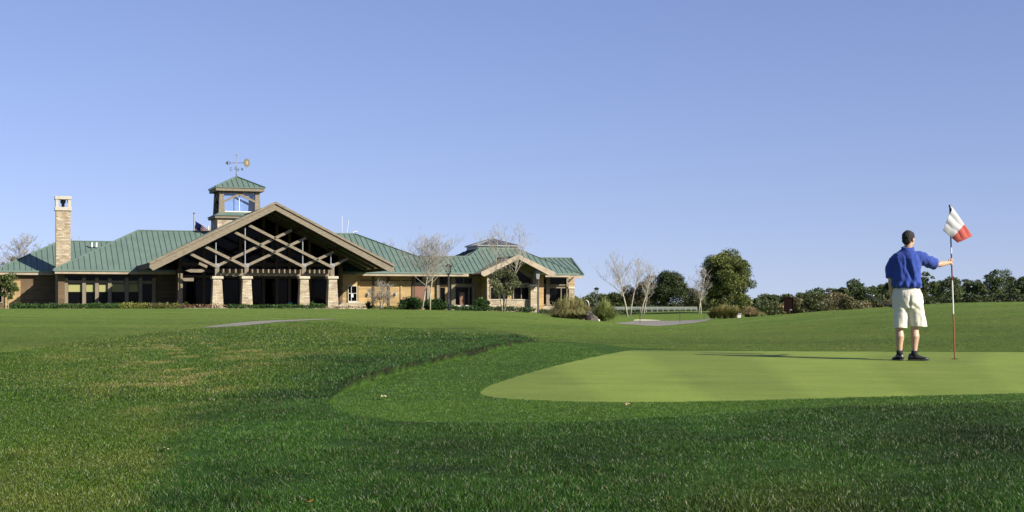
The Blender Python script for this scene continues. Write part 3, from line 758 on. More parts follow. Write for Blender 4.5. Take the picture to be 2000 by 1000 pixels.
# pergola beams between the posts, slanting rafter tails on top
zb0 = T(540, 539).z; zb1 = T(540, 533.5).z
for a, b_ in ((426, 474), (483, 587), (595, 642)):
    xa, xb = T(a, 536).x+.12, T(b_, 536).x+.12
    mb = MB(); mb.box(xa, xb, VT, VT+.2, zb0, zb1); mb.build('pergola_beam', M['timber'], club)
    n = int(round((xb-xa)/.53)); mb = MB()
    for i in range(n):
        q = xa+(i+.5)*(xb-xa)/n
        mb.prism([(q-.07, zb1), (q+.07, zb1), (q+.07, zb1+.36), (q-.07, zb1+.36)], VT-.75, VT+4.5)
    mb.build('pergola_rafter', M['timber'], club)
    mb = MB(); mb.box(xa, xb, VT+3.9, VT+4.1, zb0, zb1-.002); mb.build('pergola_beam', M['timber_d'], club)

# back wall of porch: glazed, dark timber
VG = 11.0
g = lambda px, py: F(px, py, VG)
def underz(x): return AP.z-abs(x-AP.x)*sl_-.5
xl, xr_ = F(352, 560, VG).x, F(664, 560, VG).x
zg0 = GZ
mb = MB(); mb.prism([(xl, zg0), (xr_, zg0), (xr_, underz(xr_)), (AP.x, underz(AP.x)), (xl, underz(xl))], VG+.3, VG+.5); mb.build('glass_wall', M['pane'], club)
mb = MB()
for px in (352, 398, 470, 515, 541, 566, 605, 664):
    x_ = g(px, 560).x; mb.box(x_-.16, x_+.16, VG+.05, VG+.29, zg0, underz(x_)-.02)
for py in (541, 517):
    z_ = g(520, py).z; xa = max(xl, AP.x-(AP.z-.5-z_)/sl_); xb = min(xr_, AP.x+(AP.z-.5-z_)/sl_); mb.box(xa, xb, VG+.08, VG+.28, z_-.16, z_+.16)
mb.build('mullion', M['timber_d'], club)
mb = MB()
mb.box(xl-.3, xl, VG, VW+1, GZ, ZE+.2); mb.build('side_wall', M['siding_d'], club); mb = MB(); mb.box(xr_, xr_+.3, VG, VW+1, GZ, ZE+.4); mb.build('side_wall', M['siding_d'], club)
# timber post with bracket arms at the left of the porch
mb = MB(); c = F(352, 590, 5.0); mb.box(c.x-.22, c.x+.22, 4.8, 5.2, GZ, F(352, 534, 5).z); po = mb.build('porch_post', M['timber'], club)
mb = MB(); a = F(356, 546, 5.0); b_ = F(378, 546, 5.0); mb.box(a.x+.05, b_.x, 4.85, 5.15, a.z-.16, a.z+.16); mb.build('bracket_arm', M['timber'], po)
mb = MB(); a = F(362, 528.5, 5.0); b_ = F(400, 528.5, 5.0)
mb.prism([(a.x, a.z), (a.x+.5, a.z-.17), (b_.x-.3, a.z-.17), (b_.x, a.z), (b_.x-.3, a.z+.15), (a.x+.5, a.z+.15)], 4.9, 5.1); mb.build('hanging_board', M['timber'], po)
# porch floor, low stone wall at right
mb = MB(); mb.box(F(346, 596, 0).x, F(664, 596, 0).x, .3, VG+.3, GZ, -.02+F(540, 600.5, 2).z); mb.build('porch_floor', M['concrete'], club)
# serving window in the tan wall corner
VS = 11.2
mb = MB(); mb.box(F(664, 560, VS).x, F(698, 560, VS).x, VS, VW+.02, GZ, ZE-.3); mb.build('wall', M['siding'], club)
sw = window(680, 696, 559, 588, v=VS, frame=.06, mat='white', mull=(.36,), trans=(.52,), name='window')
mb = MB(); c = F(688, 577, VS-.06); mb.box(c.x-.13, c.x+.13, VS-.05, VS-.035, c.z-.2, c.z+.2); mb.build('notice', M['white'], sw)
mb = MB(); a = F(678, 589, VS); b_ = F(699, 589, VS); mb.box(a.x, b_.x, VS-.5, VS, a.z-.14, a.z+.02); mb.build('counter', M['pale'], sw)
mb = MB(); a = F(660, 590, 7.0); b_ = F(722, 590, 7.0); mb.box(a.x, b_.x, 6.6, 7.1, GZ, F(690, 593, 7).z); mb.build('low_wall', M['stone'], club)
mb = MB(); mb.box(a.x-.05, b_.x+.05, 6.53, 7.17, F(690, 593, 7).z+.001, F(690, 591.5, 7).z); mb.build('low_wall_cap', M['cap'], club)
# ---- right part: doors, windows
def door(pxa, pxb, pya, pyb, v=VW, mat='door'):
    a = F(pxa, pyb, v); b_ = F(pxb, pya, v); mb = MB(); mb.box(a.x, b_.x, v-.07, v+.01, a.z, b_.z); d = mb.build('door', M[mat], club)
    mb = MB(); mb.tube([(b_.x-.14, v-.16, a.z+.95), (b_.x-.14, v-.16, a.z+1.25)], .03, 6); mb.build('handle', M['steel'], d)
    return d
window(811, 824, 540, 551, frame=.08, mat='timber'); door(810, 832, 559, 596)
mb = MB(); mb.box(wx(808), wx(834), VW-.12, VW, wz(820, 558), wz(820, 552)); mb.build('lintel', M['timber'], club)
mb = MB(); mb.box(wx(833), wx(838), VW-.2, VW, GZ, ZE-.4); mb.build('post', M['timber'], club)
window(859, 868, 562, 594, frame=.07, mat='timber_d'); window(859, 872, 541, 555, frame=.07, mat='timber_d')
mb = MB(); mb.box(wx(852), wx(857), VW-.25, VW, GZ, ZE-.4); mb.build('post', M['timber'], club)
# big opening with red door inside
window(889, 921, 543, 554, frame=.1, mat='timber', mull=(.5,)); wo_ = window(889, 921, 561, 595, frame=.13, mat='timber', mull=(.82,))
a = F(897, 595, VW); b_ = F(907, 571, VW); mb = MB(); mb.box(a.x, b_.x, VW-.05, VW-.032, a.z, b_.z); mb.build('inner_door', M['door'], wo_)
mb = MB(); mb.box(wx(880), wx(887.5), VW-.35, VW, GZ, ZE-.3); mb.build('post', M['timber'], club)
mb = MB(); mb.box(wx(922.5), wx(926.5), VW-.3, VW, GZ, wz(924, 556)); mb.build('post', M['timber'], club)
mb = MB(); mb.box(wx(884), wx(928), VW-.6, VW-.36, wz(905, 599), wz(905, 596)); mb.build('sill', M['pale'], club)
# ---- small porch gable
VP = 8.2
p = lambda px, py: F(px, py, VP)
ap2 = p(1012.5, 496.5); tl2 = p(941, 531); tr2 = p(1084, 531); zt2 = (p(941, 531).z+p(1084, 531.5).z)/2; ap2.x = (tl2.x+tr2.x)/2
gable_roof(club, tl2.x+.25, tr2.x-.25, ap2.x, zt2-.12, ap2.z-.24, VP+.16, 16.5, th=.14)
bh2 = p(1012, 496.5).z-p(1012, 506.5).z
chevron(tl2.x-.05, tr2.x+.05, ap2.x, zt2-.02, ap2.z-.02, bh2*.9, VP, VP+.15).build('barge_board', M['fascia'], club)
sl2 = (ap2.z-zt2)/(ap2.x-tl2.x)
mb = MB()
slab(mb, [Vector((tl2.x, VP+.2, zt2-.22)), Vector((ap2.x, VP+.2, ap2.z-.22)), Vector((ap2.x, 13.4, ap2.z-.22)), Vector((tl2.x, 13.4, zt2-.22))], .06)
slab(mb, [Vector((ap2.x, VP+.2, ap2.z-.22)), Vector((tr2.x, VP+.2, zt2-.22)), Vector((tr2.x, 13.4, zt2-.22)), Vector((ap2.x, 13.4, ap2.z-.22))], .06)
mb.build('gable_soffit', M['soffit'], club)
# bay under it
VY = 11.1; y_ = lambda px, py: F(px, py, VY)
xa, xb = y_(951, 560).x, y_(1046, 560).x
uz = lambda x: ap2.z-abs(x-ap2.x)*sl2-.35
mb = MB(); mb.prism([(xa, GZ), (xb, GZ), (xb, uz(xb)), (ap2.x, uz(ap2.x)), (xa, uz(xa))], VY, VW+.05); mb.build('bay_wall', M['siding'], club)
mb = MB(); mb.box(xa+.05, xb+.05, VY-.3, VY-.01, GZ, y_(1000, 586.5).z); mb.build('stone_base', M['stone'], club)
mb = MB(); mb.box(xa+.02, xb+.02, VY-.36, VY-.01, y_(1000, 586.4).z, y_(1000, 585).z); mb.build('base_cap', M['cap'], club)
window(1003, 1032, 562, 584, v=VY, frame=.12, mat='timber', mull=(.5,)); window(958, 990, 562, 584, v=VY, frame=.12, mat='timber', mull=(.5,))
# gable glass triangle with timber chevron
zl_ = y_(1000, 553).z
mb = MB()
tri = [(xa+1.2, zl_), (xb-.6, zl_), (xb-.6, zl_+.5), (ap2.x+.2, uz(ap2.x)-.85), (xa+1.2, zl_+.6)]
mb.prism(tri, VY-.05, VY-.012); gp = mb.build('gable_window', M['pane'], club)
mb = MB()
mb.bar((xa+.2, VY-.2, uz(xa+.2)-.75), (ap2.x+.1, VY-.2, uz(ap2.x)-.65), .16, .24); mb.bar((ap2.x+.1, VY-.2, uz(ap2.x)-.65), (xb-.4, VY-.2, uz(xb-.4)-.75), .16, .24)
mb.box(xa+.1, xb-.1, VY-.22, VY-.06, zl_-.22, zl_+.02); mb.build('bay_truss', M['timber'], club)
mb = MB(); a = y_(1041, 555); mb.box(a.x-.2, a.x+.2, VY-.5, VY-.1, y_(1041, 556).z, uz(a.x)-.3); mb.build('post', M['timber'], club)
# stone piers
for px, v, pxw, cap in ((1043, VY-.9, 14.5, 555.5), (953.5, VY-.7, 5, 520), (1115.5, VW-.6, 9.5, 560)):
    q = F(px, 580, v); mpp = (F(px+10, 580, v).x-q.x)/10; r = pxw*mpp/2*.93; zc = F(px, cap+4, v).z
    mb = MB(); mb.frustum(q.x, v+r, GZ, zc, r*1.06, r*1.06, r*.97, r*.97); pr = mb.build('stone_pier', M['stone'], club, bevel=.03)
    if cap != 520:
        mb = MB(); mb.box(q.x-r-.12, q.x+r+.12, v-.12, v+2*r+.12, zc, F(px, cap, v).z); mb.build('pier_cap', M['cap'], pr, bevel=.03)
# right end windows
VN = VW+1.4
window(1060, 1066, 563, 594, v=VN-.1, frame=.1, mat='timber'); we = window(1073, 1105, 563, 594, v=VN-.1, frame=.15, mat='timber', mull=(.7,))
window(1060, 1066, 546, 555.5, v=VN-.1, frame=.1, mat='timber'); window(1073, 1105, 543, 555.5, v=VN-.1, frame=.12, mat='timber')
mb = MB(); a = F(1052, 597, VN-.7).x; b_ = F(1109, 597, VN-.7).x; mb.box(a, b_, VN-.7, VN-.01, GZ, F(1080, 597.5, VN-.7).z); mb.build('stone_base', M['stone'], club)
for px in (1056.5, 1069, 1108.5):
    mb = MB(); q = F(px, 570, VN-.3).x; mb.box(q-.14, q+.14, VN-.35, VN-.12, F(px, 597, VN-.3).z, ZE-.35); mb.build('post', M['timber'], club)
mb = MB(); a = F(1110, 550, VN-.2); b_ = F(1119, 541, VN-.2); mb.bar((a.x, a.y-.2, a.z), (b_.x, b_.y-.2, b_.z), .1, .14); mb.build('brace', M['black'], club)

# ---- lookout tower
TV = 18.0
tw = F(424.5, 440, TV).x; te = F(513, 440, TV).x; W = te-tw; tcx = (tw+te)/2; tcy = TV+W/2
zb = F(460, 426.5, TV).z; zl1 = F(460, 419, TV).z; zg_ = F(460, 413.5, TV).z; ze_ = F(460, 373, TV).z
mb = MB(); mb.box(tcx-W/2, tcx+W/2, TV, TV+W, 4.0, zb); tb = mb.build('tower_base', M['stone'], club)
mb = MB(); mb.box(tcx-W/2-.28, tcx+W/2+.28, TV-.28, TV+W+.28, zb, zb+.30); mb.build('tower_ledge', M['timber'], tb)
mb = MB(); mb.frustum(tcx, tcy, zb+.302, zg_-.02, W/2+.33, W/2+.33, W/2-.35, W/2-.35); lr_ = mb.build('ledge_roof', M['roof'], tb)
mb = MB(); mb.box(tcx-W/2-.35, tcx+W/2+.35, TV-.35, TV+W+.35, zb+.24, zb+.34); mb.build('ledge_drip', M['rib'], tb)
lw = (F(510, 400, TV).x-F(430, 400, TV).x)/2; lcx = tcx; hh = ze_-zg_
for i in (-1, 1):
    for j in (-1, 1):
        mb = MB(); X, Y = lcx+i*(lw-.28), tcy+j*(lw-.28); mb.frustum(X, Y, zg_-.3, ze_, .34, .34, .22, .22)
        mb.build('lantern_post', M['timber'], club)
mb = MB()
for i in (-1, 1):
    mb.box(lcx-lw+.1, lcx+lw-.1, tcy+i*(lw-.3)-.06, tcy+i*(lw-.3)+.06, zg_-.28, zg_-.02); mb.box(lcx+i*(lw-.3)-.06, lcx+i*(lw-.3)+.06, tcy-lw+.1, tcy+lw-.1, zg_-.28, zg_-.02)
    yy = tcy+i*(lw-.1); c1_ = zg_+hh*.45; c2_ = zg_+hh*.86
    mb.bar((lcx-lw+.3, yy, c1_), (lcx, yy, c2_), .12, .24); mb.bar((lcx, yy, c2_), (lcx+lw-.3, yy, c1_), .12, .24)
    xx = lcx+i*(lw-.1)
    mb.bar((xx, tcy-lw+.3, c1_), (xx, tcy, c2_), .12, .24); mb.bar((xx, tcy, c2_), (xx, tcy+lw-.3, c1_), .12, .24)
mb.box(lcx-lw+.2, lcx+lw-.2, tcy-lw+.2, tcy+lw-.2, ze_-.20, ze_-.02)
mb.build('lantern_frame', M['timber'], club)
mb = MB()
for i in (-1, 1):
    mb.box(lcx-.04, lcx+.04, tcy+i*(lw-.3)-.05, tcy+i*(lw-.3)+.05, zg_-.02, ze_-.22)
    mb.box(lcx+i*(lw-.3)-.05, lcx+i*(lw-.3)+.05, tcy-.04, tcy+.04, zg_-.02, ze_-.22)
    mb.box(lcx-lw+.3, lcx+lw-.3, tcy+i*(lw-.3)-.05, tcy+i*(lw-.3)+.05, zg_-.02, zg_+.1)
mb.build('lantern_mullion', M['white'], club)
mb = MB()
for i in (-1, 1):
    mb.box(lcx-lw+.4, lcx+lw-.4, tcy+i*(lw-.3)-.012, tcy+i*(lw-.3)+.012, zg_-.02, ze_-.2)
    mb.box(lcx+i*(lw-.3)-.012, lcx+i*(lw-.3)+.012, tcy-lw+.4, tcy+lw-.4, zg_-.02, ze_-.2)
mb.build('lantern_glass', M['clear'], club)
# tower roof
eh = (F(521.7, 367, TV-.6).x-F(424, 367, TV-.6).x)/2; zf = ze_+.02; zf1 = F(460, 365, TV-.6).z
mb = MB(); mb.box(lcx-eh+.08, lcx+eh-.08, tcy-eh+.08, tcy+eh-.08, zf-.02, zf1-.04); mb.build('tower_fascia', M['timber'], club)
az_ = F(465, 345.5, tcy).z; C4 = [Vector((lcx+i*eh, tcy+j*eh, zf1)) for i, j in ((-1, -1), (1, -1), (1, 1), (-1, 1))]; ap3 = Vector((lcx, tcy, az_))
roof('tower_roof', [([C4[i], C4[(i+1) % 4], ap3], C4[i], C4[(i+1) % 4]) for i in range(4)], caps=[(c_4, ap3) for c_4 in C4], th=.08)
# weathervane
wv = MB(); base = Vector((lcx, tcy, az_)); hp = lambda py: F(465, py, tcy).z
wv.tube([(lcx, tcy, az_-.05), (lcx, tcy, hp(303))], .035, 8)
for py, r in ((302, .09), (340, .12), (325, .07)): wv.ell((lcx, tcy, hp(py)), (r, r, r), 10, 6)
wvo = wv.build('weathervane', M['steel'], club, smooth=True)
mpp = (F(475, 320, tcy).x-F(465, 320, tcy).x)/10
# arrow lies across the view
ad = Vector((math.cos(-BA-.08), math.sin(-BA-.08), 0)); an = Vector((-ad.y, ad.x, 0)); c = Vector((lcx, tcy, hp(318.3)))
mb = MB(); mb.bar(c-ad*20*.055, c+ad*16*.055, .05, .05)
tip = c-ad*1.27; t2 = c-ad*.95
q = [tip, t2+Vector((0, 0, .26)), t2+Vector((0, 0, -.26))]
mb.add([v+an*.02 for v in q]+[v-an*.02 for v in q], [(0, 1, 2), (5, 4, 3), (0, 3, 4, 1), (1, 4, 5, 2), (2, 5, 3, 0)])
for k in (.80, .72): mb.bar(c-ad*k+Vector((0, 0, -.2)), c-ad*k+Vector((0, 0, .2)), .03, .03)
mb.build('arrow', M['bronze'], wvo)
mb = MB(); dc = c+ad*1.15; m1 = (ad*.72+an*.69).normalized(); n_ = m1.cross(Vector((0, 0, 1)))
vs = []; N = 24
for s_ in (-.03, .03):
    for k in range(N): t = 2*math.pi*k/N; vs.append(dc+m1*math.cos(t)*.36+Vector((0, 0, 1))*math.sin(t)*.48+n_*s_)
mb.add(vs, [tuple(range(N-1, -1, -1)), tuple(range(N, 2*N))]+[(k, (k+1) % N, N+(k+1) % N, N+k) for k in range(N)]); dco = mb.build('disc', M['bronze'], wvo)
mb = MB()
for s_ in (-.045, .045):
    vs = [dc+m1*math.cos(t)*.13+Vector((0, 0, 1))*math.sin(t)*.22+n_*s_ for t in [2*math.pi*k/10 for k in range(10)]]
    mb.add(vs, [tuple(range(10))])
mb.build('emblem', M['gold'], wvo)
mb = MB(); zc = hp(330.5)
for dd in (Vector((cU, -sU, 0)), Vector((sU, cU, 0))): mb.bar(base*1+dd*-.55+Vector((0, 0, zc-az_)), base+dd*.55+Vector((0, 0, zc-az_)), .03, .03)
mb.build('cardinal_bar', M['steel'], wvo)
# cardinal letters N S E W as small strokes
def letter(ch, at):
    S = {'N': [((-1, -1), (-1, 1)), ((-1, 1), (1, -1)), ((1, -1), (1, 1))], 'E': [((-1, -1), (-1, 1)), ((-1, 1), (1, 1)), ((-1, 0), (.6, 0)), ((-1, -1), (1, -1))],
         'W': [((-1, 1), (-.5, -1)), ((-.5, -1), (0, .5)), ((0, .5), (.5, -1)), ((.5, -1), (1, 1))], 'S': [((1, 1), (-1, 1)), ((-1, 1), (-1, 0)), ((-1, 0), (1, 0)), ((1, 0), (1, -1)), ((1, -1), (-1, -1))]}
    mb = MB(); X = Vector((cU, -sU, 0))
    for (a, b), (c_, d_) in S[ch]: mb.bar(at+X*a*.10+Vector((0, 0, b*.16)), at+X*c_*.10+Vector((0, 0, d_*.16)), .035, .035)
    mb.build('letter', M['black'], wvo)
bc = Vector((lcx, tcy, zc)); letter('W', bc+Vector((cU, -sU, 0))*.62); letter('E', bc-Vector((cU, -sU, 0))*.62); letter('N', bc+Vector((sU, cU, 0))*.6); letter('S', bc-Vector((sU, cU, 0))*.6)
# antennas and vents on the roof
for px, y0, y1, px2 in ((668, 422, 458, 668), (677, 453, 430, 681)):
    a = F(px, max(y0, y1)+5, vr+.3); b_ = F(px2, min(y0, y1), vr+.3); mb = MB(); mb.tube([a, b_], .035, 6); mb.build('antenna', M['white'], club)
mb = MB(); a = F(690, 456, vr+.4); mb.tube([(a.x, a.y, a.z-.6), (a.x, a.y, a.z+.2), (a.x+.5, a.y, a.z+.25)], .06, 6); mb.build('roof_vent', M['white'], club)
for px in (179, 188):
    c = F(px, 477, 21.8); mb = MB(); mb.tube([(c.x, c.y, c.z-.3), (c.x, c.y, c.z+.2)], .12, 8); mb.build('roof_vent', M['white'], club)

# ================================================================== VEGETATION
def crown_mesh(name, clumps, n, size, c0, c1, parent=None, seed=1, shell=.55, flat=1.0, elong=1.5):
    """clumps: (cx,cy,cz,rx,ry,rz); leaves are small bent quads spread in the clumps"""
    r = np.random.default_rng(seed); cl = np.array(clumps, float)
    w = (cl[:, 3]*cl[:, 4]*cl[:, 5])**(2/3); k = r.choice(len(cl), n, p=w/w.sum()); c = cl[k]
    d = r.normal(size=(n, 3)); d /= np.linalg.norm(d, axis=1)[:, None]
    rad = shell+(1-shell)*r.random(n)**.7; rad *= r.uniform(.8, 1.22, n)
    pos = c[:, :3]+d*c[:, 3:6]*rad[:, None]
    a = r.normal(size=(n, 3)); a = a*.8+d*.7; a /= np.linalg.norm(a, axis=1)[:, None]
    b = r.normal(size=(n, 3)); b -= a*(a*b).sum(1)[:, None]; b /= np.linalg.norm(b, axis=1)[:, None]
    s = size*r.uniform(.55, 1.4, n)[:, None]
    p0 = pos-a*s*elong*.5; p1 = pos+b*s*.35; p2 = pos+a*s*elong*.5; p3 = pos-b*s*.35
    V = np.stack([p0, p1, p2, p3], 1).reshape(-1, 3); Fq = np.arange(4*n).reshape(n, 4)
    hue = r.random(len(cl))[k]*.6+r.random(n)*.4
    C = (np.array(c0)*(1-hue[:, None])+np.array(c1)*hue[:, None])*r.uniform(.65, 1.35, n)[:, None]
    return npmesh(name, V, Fq, M['leaf'], parent, col=np.repeat(C, 4, 0))
def lobes(H, Wd, z0, n, seed, dome=.5, rr=.25, squash=.8):
    """clump centres filling an irregular dome crown"""
    r = np.random.default_rng(seed); out = []
    while len(out) < n:
        p = r.uniform(-1, 1, 3)
        if np.linalg.norm(p) > 1 or np.linalg.norm(p) < .35: continue
        hz_ = (p[2]+1)/2; wid = Wd/2*(1-.18*hz_)
        q = r.uniform(.6, 1.25)*rr*Wd/2
        out.append((p[0]*wid*.86, p[1]*wid*.86, z0+(H-z0)*(.5+.44*p[2]), q*1.15, q*1.15, q*squash))
    return out
def limb_mesh(name, segs, mat, parent, n=6):
    mb = MB()
    for pts, rad in segs: mb.tube(pts, rad, n)
    return mb.build(name, M[mat], parent, smooth=True)
def leafy_tree(name, label, base, H, Wd, n, size, c0, c1, seed, trunk=.16, z0=None, nl=40, rr=.28, mat='bark_dark', cat='tree', group=None, squash=.8, trunks=1, lean=0):
    t = tag(empty(name, base), label, cat, group); r = random.Random(seed)
    if z0 is None: z0 = H*.18
    L = lobes(H, Wd, z0, nl, seed, rr=rr, squash=squash)
    segs = []
    for q in range(trunks):
        ox = r.uniform(-.2, .2)*trunks*.6 if trunks > 1 else 0
        top = Vector((ox*2+lean, r.uniform(-.2, .2), H*.72)); mid = Vector((ox+lean*.4+r.uniform(-.1, .1)*H*.08, 0, H*.35))
        segs.append(([(ox*.6, 0, -.2), mid, top], [trunk, trunk*.7, trunk*.2]))
        for i in range(8):
            l = L[r.randrange(len(L))]; f = r.uniform(.35, .95); st = Vector((ox*.6, 0, 0)).lerp(mid, f)
            e = Vector(l[:3]); m_ = st.lerp(e, .5)+Vector((0, 0, .08*H)); segs.append(([st, m_, e], [trunk*.4, trunk*.25, trunk*.07]))
    limb_mesh('trunk', segs, mat, t)
    crown_mesh('crown', L, n, size, c0, c1, t, seed)
    return t
def bare_tree(name, label, base, H, spread, seed, mat='bark_white', trunk=.09, levels=4, trunks=((0, 0, 1.0),), up=.75, cat='bare tree', group=None, dens=1.0, twig='bark_twig', r_end=.012, clear=.28, wide=1.0):
    t = tag(empty(name, base), label, cat, group); r = random.Random(seed); main = []; fine = []
    r_end *= .68
    def grow(p, d, L, rad, lev):
        n = 4; pts = [p.copy()]; rr_ = [rad]
        for i in range(n):
            d = (d+Vector((r.gauss(0, .11), r.gauss(0, .11), .05*up*(lev > 0)))).normalized(); p = p+d*(L/n); pts.append(p.copy()); rr_.append(max(r_end, rad*(1-(.80 if lev == 0 else .62)*(i+1)/n)))
        (main if lev < 2 else fine).append((pts, rr_))
        if lev >= levels: return
        m = {0: 30, 1: 8, 2: 4, 3: 2, 4: 2}.get(lev, 2); m = max(2, int(m*dens))
        for k in range(m):
            f = r.uniform(clear if lev == 0 else .2, 1.0); i = min(n-1, int(f*n)); q = pts[i].lerp(pts[i+1], f*n-i)
            ph = r.uniform(0, 2*math.pi); out = Vector((math.cos(ph), math.sin(ph), 0)); dd = (d*(.5 if lev else .25)+out*spread*r.uniform(.8, 1.5)+Vector((0, 0, up*r.uniform(.15, .8)))).normalized()
            grow(q, dd, L*(r.uniform(.24, .50)*(1.3-.8*f)*wide if lev == 0 else r.uniform(.38, .62)), max(r_end, rr_[i]*(.34 if lev == 0 else .5)), lev+1)
    for ox, lean, sc in trunks:
        grow(Vector((ox, 0, -.15)), Vector((lean, r.uniform(-.05, .05), 1)).normalized(), H*sc*.92, trunk*sc, 0)
    mz = max(p.z for pts, _ in main+fine for p in pts); f_ = H/mz
    sc_ = lambda L_: [([Vector((p.x*(.35+.65*f_), p.y*(.35+.65*f_), p.z*f_)) for p in pts], rad) for pts, rad in L_]
    main = sc_(main); fine = sc_(fine)
    limb_mesh('trunk', main, mat, t, 6)
    mb = MB()
    for pts, rad in fine: mb.tube([pts[0], pts[2], pts[4]], [rad[0], rad[2], rad[4]], 3, caps=False)
    mb.build('twigs', M[twig], t)
    return t
def hedge(label, px0, px1, py0, d, seed, c0, c1, name='hedge', cat='hedge', depth=1.2, size=.12, n=None, group=None, pyb=None, dens=620, dv=None):
    a = G(px0, d if dv is None else d, 0); b_ = G(px1, d+(dv or 0), 0); L = (b_-a).length; c = a.lerp(b_, .5); c.z = hz(c.x, c.y)
    H = -(py0-HORI)*(c.y)/FPX-c.z
    H = max(.3, H); r = random.Random(seed); cl = []; k = max(3, int(L/.45))
    dirx = (b_-a)/max(L, .01)
    for i in range(k):
        for j in range(2):
            f = (i+.5)/k; p = (f-.5)*L; q = r.uniform(.46, .6)*min(H, 1.2)
            cl.append((dirx.x*p+r.uniform(-.1, .1), dirx.y*p+(j-.5)*depth*.5, H*.55*r.uniform(.8, 1.15), .42, depth*.32, q))
    t = tag(empty(name, (c.x, c.y, c.z)), label, cat, group)
    for i in range(max(2, int(L/2.5))):
        mb = MB(); p = (i+.5)/max(2, int(L/2.5))-.5; mb.tube([(dirx.x*p*L, dirx.y*p*L, -.3), (dirx.x*p*L, dirx.y*p*L, H*.55)], [.03, .015], 5)
        mb.build('stem', M['bark_dark'], t)
    crown_mesh('foliage', cl, n or int(L*dens*max(.6, H)), size, c0, c1, t, seed, shell=.35, elong=1.3)
    return t
def grass_clump(name, label, base, parts, seed, c0, c1, droop=1.0, wid=.035, cat='ornamental grass', group=None):
    """parts: (x,y,height,radius,count)"""
    r = np.random.default_rng(seed); Vs = []; Fs = []; Cs = []; off = 0
    for (cx, cy, h, rad, n) in parts:
        ph = r.uniform(0, 2*math.pi, n); out = r.random(n)**.8; hh = h*r.uniform(.65, 1.15, n)*(1.05-.35*out)
        bx = cx+np.cos(ph)*rad*.35*r.random(n); by = cy+np.sin(ph)*rad*.35*r.random(n)
        K = 6; w = wid*r.uniform(.6, 1.3, n)
        sdx, sdy = -np.sin(ph), np.cos(ph); P_ = []
        for k in range(K):
            t = k/(K-1); o_ = rad*out*(t**1.5)*(1.0+.25*droop*t); z_ = hh*(t*1.35-.35*t*t*(1+1.4*droop*out*t)); wk = w*(1-t)**.7*.5+.003
            x_ = bx+np.cos(ph)*o_; y_ = by+np.sin(ph)*o_
            P_.append(np.stack([x_-sdx*wk, y_-sdy*wk, z_], 1)); P_.append(np.stack([x_+sdx*wk, y_+sdy*wk, z_], 1))
        A_ = np.stack(P_, 1); Vs.append(A_.reshape(-1, 3)); b = np.arange(n)[:, None]*2*K+off
        for k in range(K-1): Fs.append(np.concatenate([b+2*k, b+2*k+1, b+2*k+3, b+2*k+2], 1))
        u = r.random(n)[:, None]; c = (np.array(c0)*(1-u)+np.array(c1)*u)*r.uniform(.7, 1.3, n)[:, None]; Cs.append(np.repeat(c, 2*K, 0)); off += n*2*K
    t = npmesh(name, np.concatenate(Vs), np.concatenate(Fs), M['leaf'], col=np.concatenate(Cs), loc=base)
    return tag(t, label, cat, group)
def Hm(px, py, d):   # height of a photo row at depth d
    return -(py-HORI)*d/FPX
OAK0, OAK1 = (.06, .095, .016), (.26, .29, .08)
DK0, DK1 = (.032, .058, .012), (.12, .155, .04)
# big live oak and its neighbours
b = G(1421, 150); top = Hm(0, 487, 150)-b.z
leafy_tree('oak_tree', 'large rounded evergreen oak, biggest tree right of the cart path', b, top*.985, 6.15, 50000, .115, OAK0, OAK1, 11, trunk=.22, z0=.15, nl=100, rr=.22)
b = G(1301, 172); leafy_tree('oak_tree', 'dark green oak behind the rail fence, between the white birches', b, Hm(0, 531, 172)-b.z, 5.3, 20000, .125, DK0, (.075, .095, .032), 12, trunk=.16, z0=.8, nl=45, rr=.27, trunks=2)
b = G(1350, 178); leafy_tree('small_tree', 'loose grey green small tree left of the big oak behind the fence', b, Hm(0, 560, 178)-b.z, 3.6, 4500, .15, (.08, .10, .04), (.22, .23, .11), 13, trunk=.08, z0=.5, nl=22)
b = G(1262, 178); leafy_tree('small_tree', 'olive brown small tree behind the slender birches', b, Hm(0, 549, 178)-b.z, 3.8, 4200, .14, (.08, .085, .035), (.22, .20, .10), 14, trunk=.08, z0=.6, nl=22)
b = G(1234, 182); leafy_tree('small_tree', 'thin grey olive tree behind the tallest birch', b, Hm(0, 553, 182)-b.z, 3.4, 3000, .14, (.05, .05, .025), (.12, .11, .06), 15, trunk=.07, z0=.6, nl=18)
b = G(1205, 190); leafy_tree('small_tree', 'low dark tree behind the left end of the rail fence', b, Hm(0, 572, 190)-b.z, 4.2, 5000, .16, DK0, DK1, 16, trunk=.07, z0=.4, nl=24)
b = G(1378, 186); leafy_tree('small_tree', 'dark shrubby tree at the foot of the big oak', b, Hm(0, 575, 186)-b.z, 3.6, 4500, .15, DK0, DK1, 17, trunk=.07, z0=.3, nl=20)
# white birches
b = G(1226, 140); bare_tree('birch_tree', 'tallest bare white-barked birch leaning left by the cart path', b, Hm(0, 482, 140)-b.z, .55, 21, wide=1.25, up=.9, trunks=((0, -.10, 1.0),), trunk=.085, clear=.38, r_end=.0095, dens=.72)
b = G(1231, 141); bare_tree('birch_tree', 'slender bare birch just right of the leaning tallest birch', b, Hm(0, 488, 141)-b.z, .42, 22, up=.95, trunks=((0, .10, 1.0),), trunk=.06, clear=.45, r_end=.008, dens=.62)
b = G(1251, 146); bare_tree('birch_tree', 'upright bare birch in the middle of the birch row by the fence', b, Hm(0, 506, 146)-b.z, .55, 23, trunks=((0, -.02, 1.0),), trunk=.07, clear=.45, r_end=.009, dens=.66)
b = G(1257, 150); bare_tree('birch_tree', 'small bare birch leaning right, lowest of the birch row', b, Hm(0, 545, 150)-b.z, .55, 24, trunks=((0, .10, 1.0),), trunk=.07, clear=.5, r_end=.010, dens=.7)
